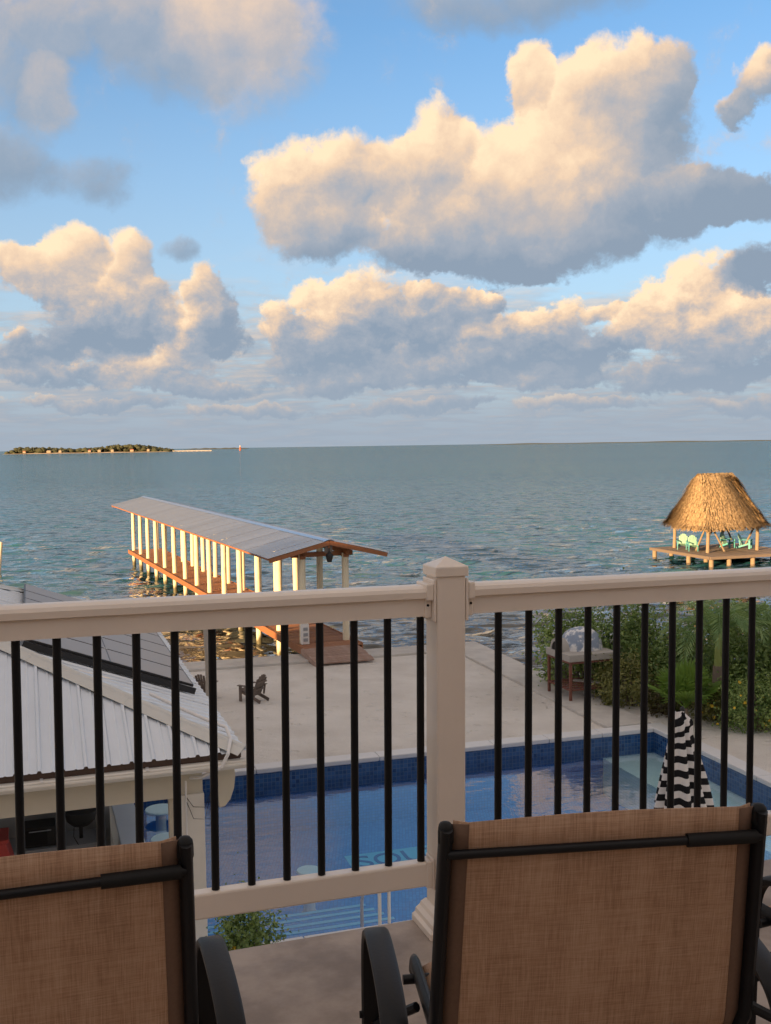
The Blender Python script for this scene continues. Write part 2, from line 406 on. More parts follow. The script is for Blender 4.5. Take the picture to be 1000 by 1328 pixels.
def leaf_mat(name, a, b, trans=.35, rough=.45):
    m = bpy.data.materials.new(name); m.use_nodes = True; MATS[name] = m
    nt = m.node_tree; N = Nodes(nt); p = nt.nodes['Principled BSDF']
    tc = N.new('ShaderNodeTexCoord').outputs['Object']
    f = N.smooth(N.noise(tc, 2.2, 3., .6), .35, .65)
    f2 = N.noise(tc, 31., 2., .5)
    c = N.mix(N.m('MULTIPLY_ADD', f, .6, N.m('MULTIPLY', f2, .4)), a, b)
    N.l.new(c, p.inputs['Base Color']); p.inputs['Roughness'].default_value = rough
    tr = N.new('ShaderNodeBsdfTranslucent'); N.l.new(N.mix(.3, c, (.25, .3, .03)), tr.inputs[0])
    mx = N.new('ShaderNodeMixShader'); mx.inputs[0].default_value = trans
    N.l.new(p.outputs[0], mx.inputs[1]); N.l.new(tr.outputs[0], mx.inputs[2])
    N.l.new(mx.outputs[0], nt.nodes['Material Output'].inputs[0]); return m

leaf_mat('leaf_dark', (.06, .135, .038), (.34, .46, .14))
leaf_mat('leaf_mid', (.09, .20, .05), (.44, .56, .18))
leaf_mat('leaf_olive', (.11, .13, .04), (.37, .36, .12))
leaf_mat('leaf_red', (.10, .055, .025), (.07, .10, .025))
leaf_mat('palm_green', (.10, .23, .07), (.36, .48, .19), .3)
leaf_mat('fan_green', (.13, .24, .04), (.22, .36, .07), .4)

def sling_mat():
    m = bpy.data.materials.new('sling'); m.use_nodes = True; MATS['sling'] = m
    nt = m.node_tree; N = Nodes(nt); p = nt.nodes['Principled BSDF']
    tc = N.new('ShaderNodeTexCoord').outputs['Object']
    vx = N.noise(N.v('MULTIPLY', tc, (520, 16, 16)), 1., 3., .6)
    vz = N.noise(N.v('MULTIPLY', tc, (16, 300, 520)), 1., 3., .6)
    big = N.noise(N.v('MULTIPLY', tc, (14, 3, 3)), 1., 4., .6)
    f = N.m('ADD', N.m('MULTIPLY', vx, .40), N.m('MULTIPLY_ADD', vz, .34, N.m('MULTIPLY', big, .26)))
    c = N.ramp(f, [(.34, (.34, .20, .12)), (.50, (.56, .36, .235)), (.66, (.70, .51, .36))])
    N.l.new(c, p.inputs['Base Color']); p.inputs['Roughness'].default_value = .75; p.inputs['Specular IOR Level'].default_value = .25
    b = N.new('ShaderNodeBump'); b.inputs['Strength'].default_value = .35; b.inputs['Distance'].default_value = .002
    N.l.new(f, b.inputs['Height']); N.l.new(b.outputs[0], p.inputs['Normal'])
    tr = N.new('ShaderNodeBsdfTranslucent'); N.l.new(c, tr.inputs[0])
    mx = N.new('ShaderNodeMixShader'); mx.inputs[0].default_value = .28
    N.l.new(p.outputs[0], mx.inputs[1]); N.l.new(tr.outputs[0], mx.inputs[2])
    N.l.new(mx.outputs[0], nt.nodes['Material Output'].inputs[0])
sling_mat()

def sand_mat():
    m = bpy.data.materials.new('sand'); m.use_nodes = True; MATS['sand'] = m
    nt = m.node_tree; N = Nodes(nt); p = nt.nodes['Principled BSDF']
    tc = N.new('ShaderNodeTexCoord').outputs['Object']
    n1 = N.noise(tc, .55, 6., .6); n2 = N.noise(tc, 60., 3., .7); n3 = N.noise(tc, 3.2, 5., .65)
    c = N.ramp(n1, [(.3, (.60, .57, .525)), (.55, (.70, .675, .63)), (.75, (.76, .735, .695))])
    sp = N.m('MULTIPLY_ADD', n2, .5, .75); c = N.mix(1., c, N.xyz(sp, sp, sp), 'MULTIPLY')
    c = N.mix(N.m('MULTIPLY', N.smooth(N.noise(tc, .22, 5., .65), .52, .66), .35), c, (.46, .42, .37))
    deb = N.smooth(N.noise(tc, 9., 4., .7), .70, .76); c = N.mix(N.m('MULTIPLY', deb, .6), c, (.22, .18, .14))
    N.l.new(c, p.inputs['Base Color']); p.inputs['Roughness'].default_value = .95; p.inputs['Specular IOR Level'].default_value = .1
    foot = N.m('MULTIPLY', N.smooth(N.voro(N.v('MULTIPLY_ADD', N.v('SUBTRACT', N.noise(tc, 1.5, 3., .5, out='Color'), (.5, .5, .5)), (.5, .5, 0), tc), 2.2), .06, .26), .8)
    h = N.m('ADD', N.m('MULTIPLY_ADD', n3, 1., foot), N.m('MULTIPLY', n2, .25))
    b = N.new('ShaderNodeBump'); b.inputs['Strength'].default_value = .8; b.inputs['Distance'].default_value = .07
    N.l.new(h, b.inputs['Height']); N.l.new(b.outputs[0], p.inputs['Normal'])
sand_mat()

def sea_mat():
    m = bpy.data.materials.new('sea_water'); m.use_nodes = True; MATS['sea_water'] = m
    nt = m.node_tree; N = Nodes(nt); p = nt.nodes['Principled BSDF']
    tc = N.new('ShaderNodeTexCoord').outputs['Object']
    sep = N.new('ShaderNodeSeparateXYZ'); N.l.new(tc, sep.inputs[0])
    # shoals: brownish and clear by the shore, teal over sand further out
    dist = N.m('ADD', sep.outputs[1], N.m('MULTIPLY', N.noise(tc, .05, 4., .6), 40.))
    shoal = N.smooth(dist, 45., 85.)
    patch = N.smooth(N.noise(N.v('MULTIPLY', tc, (.6, 1.2, 1)), .004, 5., .6), .4, .62)
    deep = N.mix(patch, (.020, .118, .165), (.032, .135, .165))
    c = N.mix(shoal, (.10, .075, .045), deep)
    nt.nodes.remove(p)
    df = N.new('ShaderNodeBsdfDiffuse'); N.l.new(c, df.inputs[0])
    gl = N.new('ShaderNodeBsdfGlossy'); gl.inputs['Roughness'].default_value = .07
    # ripples as a spread of facet slopes: stays true where the waves are smaller than a pixel
    def slope(sc, st, det): return N.v('SUBTRACT', N.noise(N.v('MULTIPLY', tc, st), sc, det, .62, out='Color'), (.5, .5, .5))
    r1 = slope(1.35, (.55, 1.2, 1), 4.); r2 = slope(.35, (.5, 1.2, 1), 2.)
    sl = N.v('MULTIPLY_ADD', r1, (1.25, 1.85, 0), N.v('MULTIPLY', r2, (.20, .30, 0)))
    geo = N.new('ShaderNodeNewGeometry')
    nn = N.v('NORMALIZE', N.v('ADD', geo.outputs['Normal'], sl))
    N.l.new(nn, gl.inputs['Normal']); N.l.new(nn, df.inputs['Normal'])
    # reflectance of a wind-roughened sea: rises towards grazing, levels off well below a mirror
    cs = N.m('ABSOLUTE', N.v('DOT_PRODUCT', geo.outputs['Incoming'], nn))
    calm = N.m('MULTIPLY_ADD', N.smooth(dist, 60., 260.), -.30, .86)      # sheltered water by the shore mirrors more
    fr = N.m('MINIMUM', N.m('MULTIPLY_ADD', N.m('POWER', N.m('SUBTRACT', 1., cs, clamp=True), 4.), .95, .03), calm)
    mx = N.new('ShaderNodeMixShader')
    N.l.new(fr, mx.inputs[0]); N.l.new(df.outputs[0], mx.inputs[1]); N.l.new(gl.outputs[0], mx.inputs[2])
    N.l.new(mx.outputs[0], nt.nodes['Material Output'].inputs[0])
sea_mat()

def pool_water_mat():
    m = bpy.data.materials.new('pool_water'); m.use_nodes = True; MATS['pool_water'] = m
    nt = m.node_tree; N = Nodes(nt); nt.nodes.remove(nt.nodes['Principled BSDF'])
    tc = N.new('ShaderNodeTexCoord').outputs['Object']
    b = N.new('ShaderNodeBump'); b.inputs['Strength'].default_value = .14; b.inputs['Distance'].default_value = .04
    h = N.m('MULTIPLY_ADD', N.noise(N.v('MULTIPLY', tc, (.7, 1.2, 1)), 3.2, 3., .55), 1., N.m('MULTIPLY', N.noise(tc, 14., 2., .5), .18))
    N.l.new(h, b.inputs['Height'])
    geo = N.new('ShaderNodeNewGeometry')
    cs = N.m('ABSOLUTE', N.v('DOT_PRODUCT', geo.outputs['Incoming'], geo.outputs['Normal']))
    fr = N.m('MULTIPLY_ADD', N.m('POWER', N.m('SUBTRACT', 1., cs, clamp=True), 4.2), 1.15, .035, clamp=True)
    gl = N.new('ShaderNodeBsdfGlossy'); gl.inputs['Roughness'].default_value = .02; N.l.new(b.outputs[0], gl.inputs['Normal'])
    tr = N.new('ShaderNodeBsdfTransparent'); tr.inputs[0].default_value = (.78, .92, .98, 1)
    mx = N.new('ShaderNodeMixShader')
    N.l.new(fr, mx.inputs[0]); N.l.new(tr.outputs[0], mx.inputs[1]); N.l.new(gl.outputs[0], mx.inputs[2])
    N.l.new(mx.outputs[0], nt.nodes['Material Output'].inputs[0])
pool_water_mat()

def mosaic_mat(name, cols, size, grout, rough=.25):
    m = bpy.data.materials.new(name); m.use_nodes = True; MATS[name] = m
    nt = m.node_tree; N = Nodes(nt); p = nt.nodes['Principled BSDF']
    tc = N.new('ShaderNodeTexCoord').outputs['Object']
    g = N.v('DIVIDE', tc, (size, size, size))
    cell = N.v('FLOOR', N.v('ADD', g, (.013, .017, .011)))
    wn = N.new('ShaderNodeTexWhiteNoise'); N.l.new(cell, wn.inputs['Vector'])
    big = N.noise(tc, .6, 3., .5)
    f = N.m('MULTIPLY_ADD', wn.outputs['Value'], .75, N.m('MULTIPLY', big, .3))
    c = N.ramp(f, [(i / (len(cols) - 1), k) for i, k in enumerate(cols)])
    fr = N.v('ABSOLUTE', N.v('SUBTRACT', N.v('FRACTION', N.v('ADD', g, (.013, .017, .011))), (.5, .5, .5)))
    sp = N.new('ShaderNodeSeparateXYZ'); N.l.new(fr, sp.inputs[0])
    # joints only along the two axes lying in the surface
    geo = N.new('ShaderNodeNewGeometry'); nm = N.v('ABSOLUTE', geo.outputs['Normal']); sn = N.new('ShaderNodeSeparateXYZ'); N.l.new(nm, sn.inputs[0])
    def ax(i): return N.m('MULTIPLY', sp.outputs[i], N.m('LESS_THAN', sn.outputs[i], .6))
    e = N.m('MAXIMUM', N.m('MAXIMUM', ax(0), ax(1)), ax(2))
    c = N.mix(N.smooth(e, .42, .47), c, grout)
    N.l.new(c, p.inputs['Base Color']); p.inputs['Roughness'].default_value = rough
mosaic_mat('pool_mosaic', [(.035, .15, .44), (.045, .18, .50), (.055, .205, .54), (.075, .24, .58)], .06, (.05, .12, .26))
mosaic_mat('band_mosaic', [(.010, .035, .13), (.020, .075, .22), (.04, .12, .30), (.015, .05, .17)], .08, (.10, .17, .27))
mosaic_mat('ledge_mosaic', [(.66, .78, .80), (.72, .82, .82), (.76, .85, .84), (.69, .80, .81)], .06, (.36, .52, .56))

def stripe_mat():
    m = bpy.data.materials.new('striped_canvas'); m.use_nodes = True; MATS['striped_canvas'] = m
    nt = m.node_tree; N = Nodes(nt); p = nt.nodes['Principled BSDF']
    tc = N.new('ShaderNodeTexCoord').outputs['UV']; sp = N.new('ShaderNodeSeparateXYZ'); N.l.new(tc, sp.inputs[0])
    s = N.m('GREATER_THAN', N.m('FRACT', sp.outputs[1]), .5)
    n = N.m('MULTIPLY_ADD', N.noise(N.new('ShaderNodeTexCoord').outputs['Object'], 14., 4., .6), .25, .87)
    c = N.mix(1., N.mix(s, (.012, .012, .014), (.66, .64, .62)), N.xyz(n, n, n), 'MULTIPLY')
    N.l.new(c, p.inputs['Base Color']); p.inputs['Roughness'].default_value = .85; p.inputs['Specular IOR Level'].default_value = .15
stripe_mat()
M = MATS
# ------------------------------------------------------------------ sea and land
def build_sea():
    ys = [-1200, -300, -100, -40] + list(np.arange(-10, 24, 2.))
    y = 24.
    while y < 330: ys.append(y); y *= 1.0075
    while y < 40000: ys.append(y); y *= 1.16
    xs = []
    x = 45.
    while x < 40000: xs.append(x); x = x + max(1.5, (x - 30) * .3)
    xs = [-v for v in reversed(xs)] + list(np.arange(-44.6, 44.7, .3)) + xs
    xs = np.array(xs); ys = np.array(ys)
    X, Y = np.meshgrid(xs, ys)
    Z = np.full_like(X, -.6)
    rs = np.random.default_rng(5)
    cell = np.maximum(np.gradient(ys)[:, None], np.gradient(xs)[None, :])
    for i in range(60):
        lam = .6 * (3.4 / .6) ** rs.random()
        th = R(-95) + rs.normal() * .5
        k = 2 * math.pi / lam
        amp = .0062 * lam ** .8 * (.6 + .8 * rs.random())
        ph = k * (X * math.cos(th) + Y * math.sin(th)) + rs.random() * 6.28
        fade = np.clip((lam / cell - 2.2) / 2.5, 0, 1)
        Z += amp * fade * np.sin(ph + .35 * np.sin(ph))
    nx, ny = len(xs), len(ys)
    idx = np.arange(nx * ny).reshape(ny, nx)
    q = np.stack([idx[:-1, :-1], idx[:-1, 1:], idx[1:, 1:], idx[1:, :-1]], -1).reshape(-1, 4)
    # no water under the land
    SX = X * SC + Y * SS; SYY = -X * SS + Y * SC
    inside = ((SYY < 30.4) & (SX < 11.8) & (SX > -100)) | ((SYY < 24.2) & (SX > 5) & (SX < 70))
    inside = inside.ravel()
    q = q[~inside[q].all(1)]
    me = bpy.data.meshes.new('sea')
    me.vertices.add(nx * ny); me.vertices.foreach_set('co', np.stack([X, Y, Z], -1).ravel().astype(np.float32))
    me.loops.add(len(q) * 4); me.loops.foreach_set('vertex_index', q.ravel().astype(np.int32))
    me.polygons.add(len(q)); me.polygons.foreach_set('loop_start', (np.arange(len(q)) * 4).astype(np.int32))
    me.polygons.foreach_set('loop_total', np.full(len(q), 4, np.int32))
    me.update(); me.validate(); me.materials.append(M['sea_water'])
    me.polygons.foreach_set('use_smooth', [True] * len(me.polygons))
    struct(link('sea', me))
build_sea()

def sheet(m, x0, x1, y0, y1, z, nx=1, ny=1):
    for i in range(nx):
        for j in range(ny):
            a, b = x0 + (x1 - x0) * i / nx, x0 + (x1 - x0) * (i + 1) / nx
            c, d = y0 + (y1 - y0) * j / ny, y0 + (y1 - y0) * (j + 1) / ny
            m.add([S(a, c, z), S(b, c, z), S(b, d, z), S(a, d, z)], [(0, 1, 2, 3)])

# sand: sheets round the pool, with a skirt down to the sea bed
m = MB()
PX0, PX1, PY0, PY1 = 1.0, 12.25, 12.95, 20.2
sheet(m, -110, 75, -120, PY0 - .2, 0.)
sheet(m, -110, PX0 - .1, PY0 - .2, 30.2, 0.)
sheet(m, PX0 - .1, PX1 + .2, PY1 + .2, 30.2, 0.)
sheet(m, PX1 + .2, 75, PY0 - .2, 25.6, 0.)
edge = [(12.45, 25.6), (14, 25.9), (17, 25.5), (22, 26.1), (30, 25.7), (75, 26.5)]
for (a, b), (c, d) in zip(edge[:-1], edge[1:]):
    m.add([S(a, 25.6, 0), S(c, 25.6, 0), S(c, d + .5, -.05), S(a, b + .5, -.05), S(c, d + 2.6, -1.3), S(a, b + 2.6, -1.3)], [(0, 1, 2, 3), (3, 2, 4, 5)])
struct(m.build('sand', M['sand']))
m = MB()
m.prism([S(-110, 29.95)[:2], S(11.3, 29.95)[:2], S(12.4, 31.05)[:2], S(-110, 31.05)[:2]], -1.6, .07)
m.prism([S(11.3, 20.56)[:2], S(12.4, 20.56)[:2], S(12.4, 31.046)[:2], S(11.304, 29.95)[:2]], -1.6, .066)
sw = struct(m.build('sea_wall', M['concrete'], bevel=.015))

# ------------------------------------------------------------------ swimming pool
WZ = -.29
m = MB()
def wallq(x0, y0, x1, y1, z0, z1): m.add([S(x0, y0, z0), S(x1, y1, z0), S(x1, y1, z1), S(x0, y0, z1)], [(0, 1, 2, 3)])
sheet(m, PX0, PX1, PY0, PY1, -1.3)
for a in ((PX0, PY0, PX1, PY0), (PX1, PY0, PX1, PY1), (PX1, PY1, PX0, PY1), (PX0, PY1, PX0, PY0)): wallq(*a, -1.3, -.02)
pool = struct(m.build('pool_basin', M['pool_mosaic']))
def site_box(mb, x0, x1, y0, y1, z0, z1): mb.prism([S(x0, y0)[:2], S(x1, y0)[:2], S(x1, y1)[:2], S(x0, y1)[:2]], z0, z1)
def site_obj(name, material, boxes, parent=None, bevel=0.):
    mb = MB()
    for b in boxes: mb.prism([(b[0], b[2]), (b[1], b[2]), (b[1], b[3]), (b[0], b[3])], b[4], b[5])
    o = mb.build(name, material, parent, bevel=bevel)
    if parent is None or parent is pool: o.rotation_euler = (0, 0, SY)
    return o
e = .012
site_obj('tile_band', M['band_mosaic'], [(PX0, PX1, PY1 - e, PY1 - .001, -.52, -.021), (PX1 - e, PX1 - .001, PY0, PY1 - e, -.52, -.021), (PX0, PX1 - e, PY0 + .001, PY0 + e, -.52, -.021)], pool)
site_obj('shallow_ledge', M['ledge_mosaic'], [(11.0, PX1 - e - .002, PY0 + e + .002, PY1 - e - .002, -1.29, -.50)], pool)
SE = [PY0 + e + .002, 14.17, 14.68, 15.19, 15.70]
for k in range(4):
    z = -.45 - .15 * k
    st = site_obj('pool_step', M['pool_mosaic'], [(PX0 + .02 + .002 * k, 4.35, SE[k] + (.001 if k else 0), SE[k + 1], -1.29, z)], pool)
    site_obj('step_nosing', M['step_edge'], [(PX0 + .03, 4.36, SE[k + 1] - .075, SE[k + 1] + .004, z + .001, z + .006)], st)
# coping, four runs butted end to end, split into cast lengths
def coping_run(x0, x1, y0, y1, along, n):
    for k in range(n):
        a, b = k / n, (k + 1) / n
        g = .004
        if along == 'x': bx = (x0 + (x1 - x0) * a + g, x0 + (x1 - x0) * b - g, y0, y1)
        else: bx = (x0, x1, y0 + (y1 - y0) * a + g, y0 + (y1 - y0) * b - g)
        site_obj('coping_stone', M['coping'], [(*bx, -.05, .05)], pool, bevel=.02)
coping_run(PX0 - .05, PX1 - .03, PY1 - .04, PY1 + .34, 'x', 9)
coping_run(PX1 - .03, PX1 + .34, PY0 - .34, PY1 + .34, 'y', 6)
coping_run(PX0 + .6, PX1 - .03, PY0 - .34, PY0 + .03, 'x', 9)
m = MB(); m.add([(PX0, PY0 + .013, WZ), (PX1, PY0 + .013, WZ), (PX1, PY1 - .013, WZ), (PX0, PY1 - .013, WZ)], [(0, 1, 2, 3)])
pw = m.build('pool_water', M['pool_water']); pw.rotation_euler = (0, 0, SY); struct(pw)
# mosaic name panel on the pool floor
site_obj('name_panel', M['letter_panel'], [(4.80, 7.30, 17.92, 18.66, -1.3, -1.292)], pool)
cu = bpy.data.curves.new('name_text', 'FONT'); cu.body = 'SOUTH'; cu.size = .78; cu.extrude = .004; cu.align_x = 'LEFT'; cu.space_character = 1.0
to = bpy.data.objects.new('name_text', cu); COL.objects.link(to)
dg = bpy.context.evaluated_depsgraph_get(); tm = bpy.data.meshes.new_from_object(to.evaluated_get(dg)); bpy.data.objects.remove(to)
tm.materials.clear(); tm.materials.append(M['letter_blue'])
lt = link('name_lettering', tm, pool); lt.location = S(4.93, 18.02, -1.286); lt.rotation_euler = (0, 0, SY)
w_ = max(v.co.x for v in tm.vertices); lt.scale = (2.22 / w_, .98, 1)

# swim-up stools
def stool(x, y, z, label, r=.27):
    t = thing('pool_stool', label, 'stool', S(x, y, -1.3), SY, 'stools standing in the pool')
    MB().lathe([(.02, z + 1.3), (r, z + 1.3), (r + .012, z + 1.315), (r, z + 1.34), (.02, z + 1.345)], 28).build('seat', M['stool_blue'], t, True)
    MB().lathe([(.13, 0), (.10, .05), (.09, z + 1.29), (.14, z + 1.299)], 16).build('pedestal', M['coping'], t, True)
stool(1.52, 19.0, -.16, 'round pale blue bar stool in the pool, far one beside the bar counter')
stool(1.50, 17.5, -.16, 'round pale blue bar stool in the pool, close to the end of the white counter')
stool(3.66, 16.55, -.62, 'round pale blue stool top under water in the middle of the blue pool', .19)

# pool handrail
t = thing('pool_handrail', 'white bent tube handrail at the pool steps', 'handrail', S(3.72, 12.68, 0), SY)
pth = [(0, 0, .05), (0, .0, .62)] + arc((0, .13, .62), .13, 180, 60, 6) + [(0, .62, .40), (0, .80, .28), (0, .86, .1), (0, .86, -.5)]
MB().tube(pth, .024, 10).build('rail', M['pvc'], t, True)
MB().tube([(.12 + p[0], p[1] - .02, p[2]) for p in pth[:2]] + [(.06, -.01, .70)], .022, 10).build('brace', M['pvc'], t, True)
for dx in (0, .12): MB().lathe([(.05, .05), (.05, .065), (.03, .072)], 14, (dx, -.0 - dx * .16, 0)).build('flange', M['pvc'], t, True)

# ------------------------------------------------------------------ the unseen house behind, its balcony, and a block added to shade the yard
FL = CAM_H - 1.62
RY = .3298
RC, RS = math.cos(RY), math.sin(RY)
PC = (.1835, 3.4863)
def rail_w(a, b, z=0.): return (PC[0] + a * RC - b * RS, PC[1] + a * RS + b * RC, FL + z)
m = MB(); m.prism([(-11.5, -5.18), (8, -5.18), (8, .09), (-11.5, .09)], -.22, 0)
fl = m.build('balcony_floor', M['balcony_floor'], bevel=.01); fl.location = rail_w(0, 0, 0); fl.rotation_euler = (0, 0, RY); struct(fl)
house = thing('house', 'unseen cream plastered two storey house carrying the balcony', 'house', (PC[0], PC[1], 0), RY)
MB().box((-1.75, -9.2, 3.7), (19.5, 8, 7.39)).build('wall', M['plaster'], house)  # out of view; sized and placed to shade the balcony
rf = MB().prism([(-11.7, -13.4), (8.2, -13.4), (8.2, -4.9), (-11.7, -4.9)], 7.4, 7.62).build('roof', M['plaster'], house)
MB().box((-4, -9, 7.9), (5, 3, .55)).build('roof_hatch', M['plaster'], rf)
for ax in (-9.5, -5.5, 3.6, 7.5): MB().box((ax, -.6, 2.22), (.35, .35, 4.44)).build('column', M['white_paint'], house)
for ax in (-8, -2.5, 4.):
    d = MB().box((ax, -5.185, 5.73), (2.0, .05, 2.1)).build('door', M['white_paint'], house, bevel=.008)
    for sx in (-.5, .5): MB().box((ax + sx, -5.15, 5.75), (.82, .03, 1.86)).build('pane', M['solar_glass'], d)

shade_blk = thing('unseen_shade_house', 'unseen tall cream house added past the pool bar to shade the yard', 'house', (-32.6, -.9, 0), R(-39.7))  # added out of view on the sun's line so its shadow covers the yard
MB().box((11, -4.5, 5.2), (22, 9, 10.4)).build('wall', M['plaster'], shade_blk)
MB().box((11, -4.5, 10.5), (22.3, 9.3, .2)).build('roof', M['plaster'], shade_blk)
for fz in (1.6, 5.0, 8.4):
    for k in range(5):
        w = MB().box((2.6 + k * 4.1, .03, fz), (1.5, .08, 1.7)).build('window', M['white_paint'], shade_blk)
        MB().box((2.6 + k * 4.1, .08, fz), (1.26, .03, 1.46)).build('pane', M['solar_glass'], w)

# ------------------------------------------------------------------ balcony railing
rail = thing('balcony_railing', 'beige vinyl balcony railing with black metal balusters and square post', 'railing', rail_w(0, 0, 0), RY, ry=.0107)
SP = .1143
def post(a):
    p = MB().box((a, 0, .61), (.102, .102, 1.18)).build('post', M['vinyl'], rail, bevel=.006)
    c = MB(); h = .0585
    c.add([(a - h, -h, 1.19), (a + h, -h, 1.19), (a + h, h, 1.19), (a - h, h, 1.19), (a - h, -h, 1.222), (a + h, -h, 1.222), (a + h, h, 1.222), (a - h, h, 1.222), (a, 0, 1.252)],
          [(3, 2, 1, 0), (0, 1, 5, 4), (1, 2, 6, 5), (2, 3, 7, 6), (3, 0, 4, 7), (4, 5, 8), (5, 6, 8), (6, 7, 8), (7, 4, 8)])
    c.build('post_cap', M['vinyl'], p, bevel=.003)
    s = MB()
    prof = [(.090, 0), (.090, .02), (.082, .03), (.080, .044), (.070, .058), (.066, .070), (.056, .082), (.0515, .084)]
    vs = [(a + sx * r, sy * r, z) for r, z in prof for sx, sy in ((-1, -1), (1, -1), (1, 1), (-1, 1))]
    fs = [(i * 4 + k, i * 4 + (k + 1) % 4, i * 4 + 4 + (k + 1) % 4, i * 4 + 4 + k) for i in range(len(prof) - 1) for k in range(4)]
    s.add(vs, fs).build('post_skirt', M['vinyl'], p, bevel=.002)
PA = (-1.95, 0., 1.95)
for a in PA: post(a)
top_prof = [(-.028, 1.060), (-.028, 1.116), (-.032, 1.119), (-.045, 1.122), (-.046, 1.142), (-.040, 1.153), (-.026, 1.160), (0, 1.163), (.026, 1.160), (.040, 1.153), (.046, 1.142), (.045, 1.122), (.032, 1.119), (.028, 1.116), (.028, 1.060)]
for a0, a1 in ((-1.95 + .052, -.052), (.052, 1.95 - .052)):
    tr = MB(); n = len(top_prof)
    tr.add([(a0, b, z) for b, z in top_prof] + [(a1, b, z) for b, z in top_prof], [(k, (k + 1) % n, n + (k + 1) % n, n + k) for k in range(n)] + [tuple(range(n - 1, -1, -1)), tuple(range(n, 2 * n))])
    tr.build('top_rail', M['vinyl'], rail, True, angle=28)
    MB().box(((a0 + a1) / 2, 0, .195), (a1 - a0, .05, .082)).build('bottom_rail', M['vinyl'], rail, bevel=.007)
    for a, sg in ((a0, 1), (a1, -1)):
        b = MB(); b.box((a + sg * .005, 0, 1.112), (.010, .104, .142)); b.box((a + sg * .022, 0, 1.087), (.024, .066, .066)); b.box((a + sg * .022, 0, 1.141), (.024, .101, .056))
        br = b.build('bracket', M['vinyl'], rail, bevel=.006)
        MB().tube([(a + sg * .024, -.0325, 1.097), (a + sg * .024, -.0365, 1.097)], .0042, 10).build('screw', M['black_metal'], br)
        b = MB(); b.box((a + sg * .004, 0, .195), (.008, .066, .106)); b.box((a + sg * .018, 0, .195), (.020, .058, .090))
        b.build('bracket', M['vinyl'], rail, bevel=.004)
bal = MB().lathe([(.0126, .235), (.0126, 1.0605)], 14).mesh('baluster'); bal.materials.append(M['black_metal']); shade(bal)
for i in range(-6, 12):
    a = -.09 - (11 - i) * SP
    if a > -1.88: o = link('baluster', bal, rail); o.location = (a, 0, 0)
for i in range(0, 15):
    a = .1916 + i * SP
    if a < 1.87: o = link('baluster', bal, rail); o.location = (a, 0, 0)

